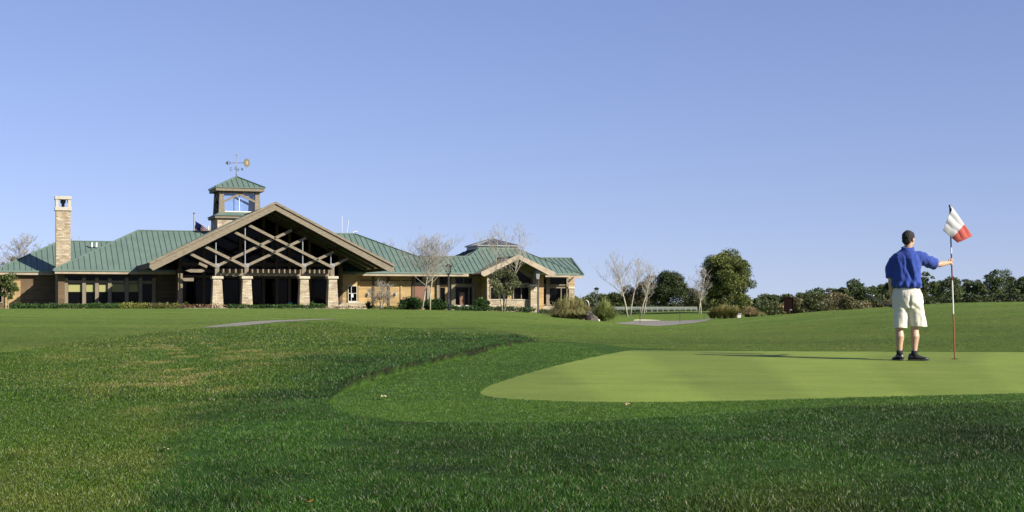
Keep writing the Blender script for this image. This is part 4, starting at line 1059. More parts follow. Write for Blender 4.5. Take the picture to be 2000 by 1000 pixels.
b = G(1366, 148); bare_tree('birch_tree', 'bare pale forked birch against the left side of the big oak', b, Hm(0, 512, 148)-b.z, .6, 25, trunks=((-.12, -.06, 1.0), (.16, .05, .8)), trunk=.075, clear=.35, r_end=.009, dens=.66)
# bare trees beside the clubhouse
b = G(824, 138); bare_tree('birch_tree', 'bare white birch with the widest crown in front of the clubhouse', b, Hm(0, 438, 138)-b.z, .60, 31, wide=1.35, trunks=((0, .07, 1.0),), trunk=.075, clear=.34, r_end=.0105, dens=.85, up=.8)
b = G(840, 139); bare_tree('birch_tree', 'bare birch with a straight white stem right beside the wide-crowned one', b, Hm(0, 452, 139)-b.z, .55, 32, wide=1.3, trunks=((0, -.01, 1.0),), trunk=.08, clear=.35, r_end=.0105, dens=.78, up=.8)
b = G(982, 139); bare_tree('birch_tree', 'bare birch rising behind the young evergreen at the small gable', b, Hm(0, 431, 139)-b.z, .42, 33, trunks=((0, -.02, 1.0), (.1, .09, .97)), trunk=.075, clear=.42, r_end=.011, dens=.65, up=.9)
b = G(744, 146); bare_tree('bare_shrub', 'bare yellow-brown many-stemmed shrub against the tan clubhouse wall', b, Hm(0, 543, 146)-b.z, .9, 34, trunks=((0, -.45, .9), (0, .45, .9), (-.05, -.2, 1.0), (.05, .2, 1.0), (0, .0, 1.0), (0, -.7, .75), (0, .7, .75)), trunk=.045, clear=.3, r_end=.011, dens=.55, levels=3, mat='bark_twig', cat='shrub')
b = P(40, 610, 195); bare_tree('bare_tree', 'bare grey tree rising behind the far left clubhouse roof', b, Hm(0, 455, 195)-b.z, .7, 35, trunks=((0, -.03, 1.0), (.3, .14, .97)), trunk=.16, clear=.4, r_end=.022, dens=.85, mat='bark_twig', levels=4)
b = P(90, 610, 200); bare_tree('bare_tree', 'smaller bare tree left of the stone chimney behind the roof', b, Hm(0, 463, 200)-b.z, .8, 36, trunk=.12, clear=.5, r_end=.020, dens=.8, mat='bark_twig', levels=4)
b = P(5, 610, 205); bare_tree('bare_tree', 'low bare tree at the far left edge behind the roof', b, Hm(0, 490, 205)-b.z, .8, 37, trunk=.12, clear=.5, r_end=.020, dens=.7, mat='bark_twig', levels=4)
b = P(30, 610, 200); leafy_tree('round_tree', 'small round green treetop just above the far left roof', b, Hm(0, 500, 200)-b.z, 1.4, 500, .2, DK0, DK1, 38, nl=8, z0=6.2)
b = P(775, 610, 190); bare_tree('bare_tree', 'faint bare treetop behind the low part of the main roof', b, Hm(0, 463, 190)-b.z, .7, 39, trunk=.10, clear=.6, r_end=.017, dens=.6, mat='bark_twig', levels=4)
# young evergreens
b = G(984, 137.5); leafy_tree('young_evergreen', 'young open grey green evergreen in front of the small clubhouse gable', b, Hm(0, 522, 137.5)-b.z, 3.1, 5200, .105, (.06, .075, .025), (.24, .26, .12), 41, trunk=.07, z0=1.25, nl=42, rr=.24)
b = G(16, 130); leafy_tree('young_evergreen', 'small green tree with pale trunk at the far left edge', b, Hm(0, 524, 130)-b.z, 1.9, 3000, .12, (.05, .085, .016), (.18, .23, .06), 42, trunk=.06, z0=.6, nl=44, mat='bark_white', rr=.27)
# planting along the clubhouse
GD0, GD1 = (.025, .062, .012), (.08, .16, .03); YG0, YG1 = (.13, .155, .022), (.32, .34, .07)
hedge('clipped dark green hedge below the left wing windows', 22, 182, 593.5, 140, 51, GD0, GD1, dv=8)
hedge('shaded dark hedge left of the yellow-green shrubs', 184, 236, 592, 143, 52, GD0, GD1, dv=3)
hedge('yellow-green mounded shrub, left one of the pair below the left wing', 236, 290, 591.5, 143, 53, YG0, YG1, 'shrub', 'shrub', dv=2)
hedge('yellow-green mounded shrub left of the porch, right one of the pair', 292, 350, 592, 144, 54, YG0, (.18, .17, .06), 'shrub', 'shrub', dv=2)
hedge('low orange-brown ground cover left of the first stone pillar', 352, 445, 594, 145.5, 55, (.18, .10, .05), (.36, .24, .13), 'shrub', 'shrub', dv=2, dens=160)
hedge('long clipped green hedge in front of the porch pillars', 447, 594, 594.5, 146, 56, GD0, GD1, dv=2)
hedge('short clipped green hedge before the right porch pillars', 596, 634, 593.5, 147, 57, GD0, GD1, dv=1)
hedge('low pinkish-brown ground cover right of the porch', 636, 715, 597.5, 149, 58, (.20, .12, .08), (.40, .28, .20), 'shrub', 'shrub', dv=2, dens=120)
hedge('low bright green mound under the bare yellow-brown shrub', 716, 738, 599, 150, 59, YG0, (.12, .18, .04), 'shrub', 'shrub', dv=1)
hedge('low olive mound between the bare shrub and the dark bushes', 750, 787, 598.5, 150, 60, YG0, (.12, .16, .04), 'shrub', 'shrub', dv=1)
for i, (px, py, w, h, lab) in enumerate([(803, 584, 48, 0, 'dense dark green bush at the foot of the wide-crowned birch'), (848, 587, 46, 0, 'dense dark green bush left of the nearer lamp post'), (940, 583, 30, 0, 'round dark green bush beside the red inner door')]):
    d = 144 if i < 2 else 147; b = G(px, d); H = Hm(0, py, d)-b.z
    leafy_tree('bush', lab, b, H, w*d/FPX*1.15, 3800, .13, (.022, .065, .012), (.095, .19, .035), 70+i, trunk=.04, z0=.05, nl=26, rr=.34, cat='bush')
hedge('small bright green bush right beside the lamp post', 868, 884, 594, 146, 61, GD0, (.06, .12, .03), 'shrub', 'shrub')
hedge('low green hedge before the big timber window', 888, 952, 598, 145, 62, GD0, (.06, .12, .03), dv=2)
hedge('low green hedge at the foot of the young evergreen', 954, 1000, 598.5, 146, 63, GD0, (.06, .12, .03), dv=2)
hedge('low green hedge under the stone-based bay', 1001, 1042, 600, 148, 64, GD0, (.06, .12, .03), dv=1)
hedge('sparse low green planting right of the second lamp post', 1054, 1085, 604.5, 150, 65, GD0, (.06, .12, .03), dv=1)
hedge('low dark planting at the foot of the leaning birch', 1200, 1246, 605, 150, 66, GD0, (.06, .10, .03), 'shrub', 'shrub')
# sago palm and agave
def rosette(name, label, base, n, L, seed, c0, c1, wid=.09):
    r = np.random.default_rng(seed); V = []; Fq = []; C = []
    for i in range(n):
        ph = r.uniform(0, 6.28); el = r.uniform(.15, 1.35); l = L*r.uniform(.8, 1.1); K = 6; c = np.array(c0)+(np.array(c1)-np.array(c0))*r.random(); b0 = len(V)
        for k in range(K):
            t = k/(K-1); o = l*math.cos(el)*t; z = l*math.sin(el)*t-.25*l*t*t*math.cos(el); w = wid*math.sin(math.pi*(.12+.85*t))*.5+.004
            V += [(math.cos(ph)*o-math.sin(ph)*-w, math.sin(ph)*o+math.cos(ph)*-w, z+.02), (math.cos(ph)*o-math.sin(ph)*w, math.sin(ph)*o+math.cos(ph)*w, z+.02)]; C += [c, c]
        for k in range(K-1): Fq.append((b0+2*k, b0+2*k+1, b0+2*k+3, b0+2*k+2))
    return tag(npmesh(name, V, Fq, M['leaf'], col=np.array(C), loc=base), label, 'plant')
b = G(721, 148); rosette('sago_palm', 'dark spiky sago palm in front of the tan wall', b, 90, .95, 5, (.012, .028, .012), (.03, .05, .02), .10)
b = G(610, 149); rosette('spiky_plant', 'small green spiky plant between the two right porch pillars', b+Vector((0, 0, .25)), 26, .55, 6, (.04, .09, .02), (.09, .16, .04))
b = G(363, 147); rosette('spiky_plant', 'small green spiky plant left of the first stone pillar', b+Vector((0, 0, .25)), 26, .5, 7, (.04, .09, .02), (.09, .16, .04))
# ornamental grasses
b = G(1112, 108); grass_clump('grass_clump', 'largest ornamental grass clump, left of the rock marker', b,
   [(-.75, .3, 1.3, 1.0, 800), (-.35, -.2, 1.5, 1.2, 1000), (.2, .1, 1.7, 1.2, 1300), (.75, -.1, 1.5, 1.0, 900), (-.95, -.3, .9, .8, 500), (.1, .7, 1.6, 1.1, 600)], 81, (.13, .15, .035), (.70, .62, .27), 1.5, wid=.028)
b = G(1181, 107); grass_clump('grass_clump', 'green ornamental grass clump right of the rock marker', b,
   [(0, 0, 1.5, .95, 1100), (.3, .2, 1.35, .9, 700), (-.35, .3, 1.3, .9, 600)], 82, (.12, .20, .035), (.46, .50, .17), 1.1, wid=.028)
b = G(1420, 112); grass_clump('grass_clump', 'tall straw-green ornamental grass under the big oak', b,
   [(-.5, 0, 1.0, .7, 700), (0, .1, 1.05, .8, 800), (.6, .1, .95, .8, 700), (-1.0, .3, .75, .6, 300)], 83, (.22, .22, .05), (.48, .43, .17), .6)
b = G(1464, 113); grass_clump('grass_clump', 'drooping straw-coloured grass clump right of the white box', b,
   [(0, 0, .8, .95, 1100), (.3, .2, .75, .8, 500)], 84, (.26, .20, .07), (.62, .52, .25), 1.5)
b = G(1490, 116); grass_clump('grass_clump', 'small upright green grass tuft right of the drooping clump', b, [(0, 0, .75, .4, 350)], 85, (.05, .10, .02), (.12, .18, .04), .6)
b = G(1150, 109.5); grass_clump('grass_clump', 'thin tan grass behind the rock marker', b, [(-.5, 0, 1.0, .6, 350), (0, .2, 1.05, .6, 400), (.45, .1, .95, .5, 300)], 86, (.22, .19, .09), (.42, .35, .18), .6)
# scrub along the foot of the far wood
r9 = random.Random(91)
scr = [(1500, 588, 40, 0), (1528, 592, 34, 2), (1562, 580, 42, 1), (1588, 572, 46, 0), (1612, 582, 40, 1), (1632, 566, 54, 2), (1660, 578, 44, 1), (1682, 590, 40, 2), (1704, 584, 40, 0), (1730, 588, 34, 1)]
names = ['scrub bush right of the small grass tuft', 'low scrub bush directly left of the brown sign', 'scrub bush directly right of the brown sign', 'dark scrub mound beyond the lawn crest', 'tan scrub bush beyond the lawn crest', 'tall tan scrub bush midway between the brown sign and the golfer', 'tawny scrub bush on the rising lawn edge', 'low straw-coloured scrub on the rising lawn edge', 'low scrub near the putter head', 'low scrub bush just left of the golfer']
cols3 = [((.04, .06, .016), (.13, .145, .05)), ((.07, .08, .025), (.22, .20, .09)), ((.12, .11, .04), (.34, .28, .13))]
for i, (px, py, w, k) in enumerate(scr):
    d = 135+5*(i % 3)+(8 if px > 1600 else 0); z0 = -.95; b = P(px, 600, d); b.z = hz(b.x, d)
    leafy_tree('scrub_bush', names[i], b, Hm(0, py, d)-b.z, w*d/FPX*1.25, 2600, .13, *cols3[k], 300+i, trunk=.05, z0=.1, nl=24, rr=.32, cat='bush', mat='bark_twig')
# far wood: each tree of its own
far = [(1140, 576, 60), (1165, 572, 60), (1190, 578, 60), (1218, 572, 60), (1245, 575, 60),
 (1482, 582, 42), (1500, 572, 46), (1522, 576, 40), (1543, 572, 44), (1566, 570, 46), (1590, 566, 46), (1598, 563, 46), (1625, 560, 52), (1645, 552, 46), (1668, 545, 50), (1688, 556, 50), (1712, 552, 50), (1733, 548, 46), (1742, 542, 38),
 (1768, 545, 54), (1795, 540, 56), (1811, 528, 44), (1838, 544, 50), (1858, 541, 50), (1884, 539, 56), (1908, 545, 46), (1938, 521, 50), (1962, 526, 64), (1985, 534, 60), (2010, 545, 60), (2045, 538, 60), (2080, 545, 60)]
for i, (px, py, w) in enumerate(far):
    d = 235+(i*37 % 5)*7; b = P(px, 600, d); b.z = hz(b.x, d)
    if px < 1300: d += 30; b = P(px, 600, d); b.z = hz(b.x, d)
    gl = 'dark green pines and oaks of the far wood'
    leafy_tree('woodland_tree', 'dark green tree in the far wood along the horizon', b, Hm(0, py, d)-b.z, w*d/FPX*1.12, 5200, .20, (.036, .068, .018), (.155, .195, .062), 400+i, trunk=.2, z0=1.0, nl=34+i % 13, rr=.20+.05*(i % 4), group=gl, squash=.7)
# second, lower row closes the foot of the wood
for i in range(24):
    px = 1490+i*26+(i*13 % 9); py = float(np.interp(px, [1490, 1600, 1700, 1760, 2090], [592, 588, 582, 576, 572])); d = 222+(i*7 % 4)*4
    b = P(px, 600, d); b.z = hz(b.x, d)
    leafy_tree('understorey_tree', 'low dark bushy tree at the foot of the far wood', b, Hm(0, py, d)-b.z, 44*d/FPX*1.3, 1700, .25, (.03, .052, .014), (.11, .135, .042), 500+i, trunk=.12, z0=.2, nl=20, rr=.36, group='low bushy trees at the foot of the far wood', cat='tree')
for i in range(15):
    px = 1140+i*24; d = 255; b = P(px, 600, d); b.z = hz(b.x, d)
    leafy_tree('understorey_tree', 'low dark bushy tree behind the rail fence', b, Hm(0, 589-(i % 3)*1.5, d)-b.z, 40*d/FPX*1.3, 1500, .25, (.022, .042, .012), (.085, .11, .035), 540+i, trunk=.12, z0=.2, nl=18, rr=.36, group='low bushy trees behind the rail fence')

# ================================================================== PATHS AND SMALL THINGS
def region(name, tops, bots, mat, nx=170, ny=26, lift=.012, d0=None):
    """tops/bots: (px, depth) of far and near edge"""
    xs = np.linspace(tops[0][0], tops[-1][0], nx); td = np.interp(xs, [a for a, b in tops], [b for a, b in tops]); bd = np.interp(xs, [a for a, b in bots], [b for a, b in bots])
    V = []
    for j in range(ny):
        d = bd+(td-bd)*j/(ny-1); x = (xs-1000)*d/FPX; V.append(np.stack([x, d, height(x, d)+lift], 1))
    V = np.concatenate(V); idx = np.arange(nx*ny).reshape(ny, nx)
    Fq = np.stack([idx[:-1, :-1], idx[:-1, 1:], idx[1:, 1:], idx[1:, :-1]], -1).reshape(-1, 4)
    return tag(npmesh(name, V, Fq, mat, smooth=True), kind='structure')
def depth_at(px, py, lo, hi):
    ds_ = np.linspace(lo, hi, 400); x = (px-1000)*ds_/FPX; yy = HORI-FPX*height(x, ds_)/ds_
    k = np.argmin(np.abs(yy-py)); return float(ds_[k])
tb = [(1203, 631.5, 631.6), (1212, 630.2, 633), (1240, 627.3, 634.5), (1270, 627.0, 636.5), (1300, 626.8, 636.3), (1330, 626.2, 633.5), (1360, 625.0, 630.5), (1385, 622.8, 625.2), (1392, 622.2, 622.6)]
region('cart_path', [(p_, depth_at(p_, t_, 90, 135)) for p_, t_, b_ in tb], [(p_, depth_at(p_, b_, 62, 128)) for p_, t_, b_ in tb], M['concrete'])
tb = [(1237, 625.6, 626.4), (1245, 624.4, 626.6), (1270, 624.8, 626.6), (1290, 625.8, 626.4)]
region('sand_strip', [(p_, depth_at(p_, t_, 110, 140)) for p_, t_, b_ in tb], [(p_, depth_at(p_, b_, 110, 138)) for p_, t_, b_ in tb], M['sand'], lift=.02, nx=60, ny=8)
tb = [(396, 640.0, 640.3), (420, 636.4, 639.8), (455, 631.8, 638.2), (490, 628.6, 635.0), (525, 626.6, 631.4), (560, 625.2, 628.4), (595, 624.2, 626.4), (630, 623.4, 624.8), (660, 622.8, 623.2)]
region('cart_path', [(p_, depth_at(p_, t_, 38, 75)) for p_, t_, b_ in tb], [(p_, depth_at(p_, b_, 36, 72)) for p_, t_, b_ in tb], M['concrete'], lift=.010)

def lamp(px, pyt, d, label):
    b = G(px, d); H = Hm(0, pyt, d)-b.z; t = tag(empty('lamp_post', b), label, 'lamp post')
    mb = MB(); mb.tube([(0, 0, -.2), (0, 0, .5), (0, 0, H-.95)], [.10, .085, .075], 12); mb.tube([(0, 0, H-1.0), (0, 0, H-.86)], [.12, .16], 12); mb.build('post', M['postpaint'], t, smooth=False)
    mb = MB(); mb.frustum(0, 0, H-.86, H-.24, .15, .15, .23, .23); hd = mb.build('lantern', M['lampglass'], t)
    mb = MB()
    for i in (-1, 1):
        for j in (-1, 1): mb.bar((i*.155, j*.155, H-.87), (i*.235, j*.235, H-.23), .035, .035)
    mb.build('lantern_bars', M['black'], hd)
    mb = MB(); mb.frustum(0, 0, H-.24, H-.18, .34, .34, .36, .36); mb.frustum(0, 0, H-.18, H, .34, .34, .05, .05); mb.build('lantern_roof', M['black'], t)
lamp(876, 515.5, 141, 'dark grey lamp post right of the two bare birches')
lamp(1051, 527, 141, 'dark grey lamp post in front of the small gable, left of the big grass clump')
lamp(1165, 561, 200, 'distant lamp post rising behind the grass clumps and rock marker')
# rail fence
M['fencepaint'] = mat_plain('pale_green_fence_paint', (.25, .29, .25), .6)
fd = 168
t = tag(empty('rail_fence', G(1280, fd)), 'long pale rail fence with square posts beyond the cart path', 'fence'); o0 = Vector(t.location)
pxs = list(range(1196, 1372, 11)); pts = []
for px in pxs: q = P(px, 600, fd+(px-1280)*.02); q.z = hz(q.x, q.y); pts.append(q-o0)
zt_ = [Hm(0, 599.8, fd)-o0.z]*len(pts)
for i, q in enumerate(pts): mb = MB(); mb.box(q.x-.05, q.x+.05, q.y-.05, q.y+.05, min(q.z-.3, -.3), zt_[i]); mb.build('fence_post', M['fencepaint'], t)
for f in (.97, .62):
    mb = MB(); a, b_ = pts[0], pts[-1]; zz = zt_[0]*f; mb.bar((a.x, a.y-.07, zz), (b_.x, b_.y-.07, zz), .04, .09); mb.build('rail', M['fencepaint'], t)
mb = MB(); a, b_ = pts[0], pts[-1]; n = 75
for i in range(n):
    q = a.lerp(b_, i/(n-1)); mb.box(q.x-.01, q.x+.01, q.y-.01, q.y+.01, 0, zt_[0]*.97)
tag(mb.build('balusters', M['fencepaint'], t), kind='stuff')
# thin rope stakes by the path
for px, py0, py1, d, lab in ((1250, 612.5, 638, 96, 'thin dark metal stake left of the others beside the path'), (1328, 607, 633.5, 101, 'thin dark metal stake, middle one of three near the cart path'), (1375.5, 600.5, 617.5, 128, 'thin dark metal stake farthest right near the cart path end')):
    b = G(px, d); z1 = Hm(0, py0, d)-b.z; t = tag(empty('rope_stake', b), lab, 'stake')
    mb = MB(); mb.tube([(0, 0, -.1), (0, 0, z1)], .018, 8); mb.build('rod', M['black'], t)
    mb = MB(); mb.tube([(-.03, 0, z1-.02), (-.03, 0, z1+.06), (.03, 0, z1+.06), (.03, 0, z1-.02)], .011, 6); mb.build('rope_hook', M['black'], t)
# rock marker with maroon plaque
b = G(1155, 106); t = tag(empty('rock_marker', b), 'grey rock with a maroon plaque between the two grass clumps', 'rock')
q_ = lambda px, py: ((px-1155)*106/FPX, Hm(0, py, 106)-b.z)
prof = [q_(1143, 629), q_(1170, 629), q_(1169.5, 623), q_(1165, 618.5), q_(1160.5, 615.5), q_(1157.5, 610), q_(1153, 607.5), q_(1148, 608), q_(1145, 612), q_(1142.5, 621)]
bm = bmesh.new(); vs_ = [bm.verts.new((x_, -.20, z_)) for x_, z_ in prof]; f_ = bm.faces.new(vs_)
ex = bmesh.ops.extrude_face_region(bm, geom=[f_]); bmesh.ops.translate(bm, verts=[e for e in ex['geom'] if isinstance(e, bmesh.types.BMVert)], vec=(0, .42, 0))
bmesh.ops.recalc_face_normals(bm, faces=bm.faces); bmesh.ops.bevel(bm, geom=bm.edges[:], offset=.05, segments=2, affect='EDGES'); bmesh.ops.triangulate(bm, faces=bm.faces)
bmesh.ops.subdivide_edges(bm, edges=bm.edges[:], cuts=2, use_grid_fill=True)
for v in bm.verts:
    n = vnoise(np.array([v.co.x*9+5]), np.array([v.co.y*7+v.co.z*8+9]), 3)[0]-.5; v.co += Vector((n*.05, n*.06, n*.04))
me = bpy.data.meshes.new('boulder'); bm.to_mesh(me); bm.free(); me.materials.append(M['rock'])
ro = bpy.data.objects.new('boulder', me); COL.objects.link(ro); ro.parent = t
p0, p1 = q_(1146.5, 627), q_(1153.5, 614.5)
mb = MB(); mb.box(p0[0], p1[0], -.285, -.17, p0[1], p1[1]); mb.build('plaque', M['plaque'], t, bevel=.01)
b = G(1169, 105); mb = MB(); mb.ell((0, 0, .04), (.11, .09, .10), 10, 7); tag(mb.build('stone', M['cap'], smooth=True), 'small pale stone at the right foot of the rock marker', 'stone').location = b
# bent white pipe behind the grasses
b = P(1150, 612, 112); b.z = hz(b.x, 112); h = Hm(0, 587, 112)-b.z
mb = MB(); mb.tube([(0, 0, 0), (0, 0, h-.25), (-.04, 0, h-.10), (-.12, 0, h), (-.24, 0, h+.03)], .034, 8); tag(mb.build('bent_pipe', M['white'], smooth=True), 'bent white pipe standing behind the large grass clump', 'pipe').location = b
# white box with grey lid
b = G(1443.5, 111); t = tag(empty('tee_marker_box', b), 'small white box with a grey top in front of the straw-coloured grass', 'box')
mb = MB(); mb.box(-.14, .12, -.12, .12, -.05, .20); mb.build('box_body', M['white'], t, bevel=.01)
mb = MB(); mb.box(-.10, .17, -.10, .14, .201, .33); mb.build('box_lid', M['steel'], t, bevel=.02)
# brown notice sign on a post
ds_ = 104; b = G(1540, ds_); t = tag(empty('hole_sign', b), 'dark brown sign board on a single post with a pointed top', 'sign')
zz = lambda py: Hm(0, py, ds_)-b.z
mb = MB(); mb.frustum(0, .06, -.3, zz(576), .045, .045, .04, .04); mb.frustum(0, .06, zz(576), zz(572.5), .04, .04, .004, .004); mb.build('post', M['signbrown'], t)
mb = MB(); mb.box(-.30, .30, -.03, .02, zz(609), zz(580.5)); bd = mb.build('board', M['signbrown'], t)
for x0, x1, y0, y1 in ((-.30, .30, 582.5, 580.5), (-.30, .30, 609, 607.3)):
    mb = MB(); mb.box(x0-.02, x1+.02, -.055, -.031, zz(y0), zz(y1)); mb.build('board_rail', M['signbrown'], bd)
for x0 in (-.32, .28):
    mb = MB(); mb.box(x0, x0+.04, -.054, -.031, zz(607.3), zz(582.5)); mb.build('board_rail', M['signbrown'], bd)
mb = MB(); mb.box(-.16, .14, -.04, -.031, zz(602), zz(588)); mb.build('map_panel', M['signbrown'], bd)
mb = MB(); mb.box(.08, .24, -.045, -.031, zz(606.2), zz(604)); mb.build('number_plate', M['steel'], bd)
# teal chair behind the hedge
b = wl(F(567, 600, 2.2)); b.z = wl(F(567, 600, 2.2)).z; t = tag(empty('patio_chair', b, BA), 'teal fabric patio chair back showing over the porch hedge', 'chair')
mb = MB(); mb.box(-.28, .28, -.02, .04, .12, .36); mb.prism([(-.28, .36), (.28, .36), (.2, .47), (0, .51), (-.2, .47)], -.02, .04); mb.build('backrest', M['teal'], t, bevel=.01)
mb = MB(); mb.box(-.28, .28, .05, .5, .08, .13); mb.build('seat', M['teal'], t)
for i, j in ((-.25, .05), (.25, .05), (-.25, .46), (.25, .46)): mb = MB(); mb.tube([(i, j, -.35), (i, j, .09)], .015, 6); mb.build('leg', M['black'], t)
# flagpoles behind the roof
def cloth(name, fn, nu, nv, mat, parent, col=None, thick=.004):
    V = []
    for j in range(nv+1):
        for i in range(nu+1): V.append(fn(i/nu, j/nv))
    idx = np.arange((nu+1)*(nv+1)).reshape(nv+1, nu+1)
    Fq = np.stack([idx[:-1, :-1], idx[:-1, 1:], idx[1:, 1:], idx[1:, :-1]], -1).reshape(-1, 4)
    o = npmesh(name, np.array(V), Fq, mat, parent, smooth=True, col=col)
    m_ = o.modifiers.new('t', 'SOLIDIFY'); m_.thickness = thick; return o
d = 205; b = P(379, 610, d); t = tag(empty('flagpole', b), 'grey flagpole rising behind the clubhouse roof left of the tower', 'flagpole')
z1 = Hm(0, 418.5, d)-b.z; mb = MB(); mb.tube([(0, 0, 0), (0, 0, z1)], [.11, .08], 10); mb.build('pole', M['steel'], t)
mb = MB(); mb.ell((0, 0, z1+.12), (.13, .13, .13), 10, 8); mb.build('finial', M['bronze'], t, smooth=True)
zt_ = Hm(0, 431.5, d)-b.z
def us(u, v):   # drooping flag: hoist at the pole, fly hanging to the right
    return (.10+u*2.05+.08*math.sin(v*9+u*4), .25*math.sin(u*7+v*2), zt_-v*1.75-u*1.35*(1-.25*v))
nu, nv = 26, 26; colr = []
for j in range(nv+1):
    for i in range(nu+1):
        u, v = i/nu, j/nv
        colr.append((.012, .018, .10) if (u < .40 and v < .54) else ((.30, .02, .03) if int(v*13) % 2 == 0 else (.55, .53, .52)))
M['flagcloth'] = mat_attr('flag_cloth', .7, .3, .1)
fl = cloth('flag', us, nu, nv, M['flagcloth'], None, col=np.array(colr)); fl.location = b; tag(fl, 'drooping striped red, white and dark blue flag on the pole behind the roof', 'flag')
b2 = P(407, 610, 207); zq2 = Hm(0, 441, 207)-b2.z
t2_ = tag(empty('flagpole', b2), 'shorter flagpole hidden behind the roof beside the tower base', 'flagpole')
mb = MB(); mb.tube([(0, 0, 0), (0, 0, zq2)], [.09, .07], 8); mb.build('pole', M['white'], t2_)
def f2(u, v): return (.06+u*1.0, .2*math.sin(u*6), zq2-.15-v*.9-u*.35)
colr = [((.5, .48, .46) if j < 6 else (.30, .04, .03)) for j in range(11) for i in range(11)]
fl = cloth('flag', f2, 10, 10, M['flagcloth'], None, col=np.array(colr)); fl.location = b2; tag(fl, 'small white and red flag beside the tower base behind the roof', 'flag')
# dead leaves on the turf
def leaf(px, py, lo, hi, col, s, label, seed):
    d = depth_at(px, py, lo, hi); b = G(px, d, .02); r = random.Random(seed); mb = MB()
    N = 9; vs = [(0, 0, .012)]
    for k in range(N): a_ = 2*math.pi*k/N; rr_ = s*(1 if k % 2 else .62)*(1.25 if k == 0 else 1); vs.append((math.cos(a_)*rr_, math.sin(a_)*rr_*.8, .012+.35*s*abs(math.sin(a_*1.5+seed))))
    mb.add(vs, [(0, 1+k, 1+(k+1) % N) for k in range(N)]); o = mb.build('fallen_leaf', mat_plain('dry_leaf', col, .7)); o.location = b; o.rotation_euler = (.35, .2, r.uniform(0, 6))
    tag(o, label, 'leaf'); return o
leaf(748, 781, 9, 22, (.62, .52, .34), .045, 'pale dry leaf lying on the collar left of the putting green', 1)
leaf(1225, 796, 9, 19, (.45, .32, .18), .035, 'tan dry leaf lying on the collar in front of the putting green', 2)
leaf(323, 885, 8, 16, (.62, .52, .36), .032, 'pale dry leaf on the left slope', 3)
leaf(735, 744, 12, 26, (.50, .42, .25), .04, 'straw-coloured leaf at the upper edge of the collar', 4)
leaf(608, 991, 7.5, 12, (.45, .22, .05), .03, 'orange-brown dry leaf at the bottom edge of the lawn', 5)

# ================================================================== GOLFER
PB = P(1775, 706, 21.2); PB.z = hz(PB.x, 21.2)
SC = 21.2/FPX
def pp(px, py, y=0.0):          # photo pixel -> golfer space at depth offset y
    k = (21.2+y)/21.2
    return Vector(((px-1000)*SC*k-PB.x, y, -(py-HORI)*SC*k-PB.z))
man = tag(empty('person', PB), 'man in blue polo and khaki shorts standing on the green, holding the flagstick', 'person')
def loft(mb, rings, n=20, cap=True, tw=0.0):
    """rings: (centre, rx, ry, axis vector or None, twist)"""
    b = len(mb.v); N = len(rings)
    for i, (c, rx, ry, up) in enumerate(rings):
        c = Vector(c); a = Vector(up) if up is not None else (Vector(rings[min(i+1, N-1)][0])-Vector(rings[max(i-1, 0)][0])).normalized()
        xr = Vector((1, 0, 0)) if abs(a.x) < .8 else Vector((0, 0, 1)); yv = a.cross(xr).normalized(); xv = yv.cross(a).normalized()
        for k in range(n):
            t = 2*math.pi*k/n; q = xv*math.cos(t)*rx+yv*math.sin(t)*ry
            if tw: q = Matrix.Rotation(tw, 3, 'Z') @ q
            mb.v.append(tuple(c+q))
    for i in range(N-1):
        for k in range(n):
            k2 = (k+1) % n; mb.f.append((b+i*n+k, b+i*n+k2, b+(i+1)*n+k2, b+(i+1)*n+k))
    if cap: mb.f.append(tuple(b+k for k in range(n-1, -1, -1))); mb.f.append(tuple(b+(N-1)*n+k for k in range(n)))
    return mb
def remesh(mb, name, mat, parent, vox=.007, sm=4, fn=None):
    me = bpy.data.meshes.new(name); me.from_pydata(mb.v, [], mb.f); me.update()
    bm = bmesh.new(); bm.from_mesh(me); bmesh.ops.recalc_face_normals(bm, faces=bm.faces); bm.to_mesh(me); bm.free()
    o = bpy.data.objects.new(name, me); COL.objects.link(o)
    m_ = o.modifiers.new('r', 'REMESH'); m_.mode = 'VOXEL'; m_.voxel_size = vox
    if sm: s_ = o.modifiers.new('s', 'SMOOTH'); s_.iterations = sm; s_.factor = .5
    bpy.context.view_layer.update(); dg = bpy.context.evaluated_depsgraph_get()
    me2 = bpy.data.meshes.new_from_object(o.evaluated_get(dg)); o.modifiers.clear(); o.data = me2; me2.name = name
    if fn:
        co = np.empty(len(me2.vertices)*3, dtype=np.float32); me2.vertices.foreach_get('co', co); co = co.reshape(-1, 3)
        no = np.empty(len(me2.vertices)*3, dtype=np.float32); me2.vertices.foreach_get('normal', no); no = no.reshape(-1, 3)
        co = co+no*fn(co)[:, None]; me2.vertices.foreach_set('co', co.astype(np.float32).ravel())
    me2.polygons.foreach_set('use_smooth', np.ones(len(me2.polygons), dtype=bool)); me2.update()
    me2.materials.clear(); me2.materials.append(mat); o.parent = parent; return o
# --- materials
def skinmat():
    m, nt, b, o = newmat('skin'); f = noise(nt, objco(nt), 14, 4)
    nt.links.new(ramp(nt, f, [(.3, ka((.52, .31, .20))), (.7, ka((.66, .42, .28)))]), b.inputs['Base Color']); b.inputs['Roughness'].default_value = .5
    b.inputs['Subsurface Weight'].default_value = .08; b.inputs['Subsurface Radius'].default_value = (.02, .008, .004); return m
M['skin'] = skinmat()
def clothmat(name, c0, c1, rough=.85):
    m, nt, b, o = newmat(name); co = objco(nt); f = noise(nt, co, 5, 4)
    nt.links.new(ramp(nt, f, [(.3, ka(c0)), (.7, ka(c1))]), b.inputs['Base Color']); b.inputs['Roughness'].default_value = rough
    b.inputs['Specular IOR Level'].default_value = .2; b.inputs['Sheen Weight'].default_value = .15
    bump(nt, b, noise(nt, mapping(nt, co, (1, 1, .35)), 22, 3, .6, .6), .35, .012); return m
M['polo'] = clothmat('blue_polo', (.026, .060, .31), (.038, .084, .41))
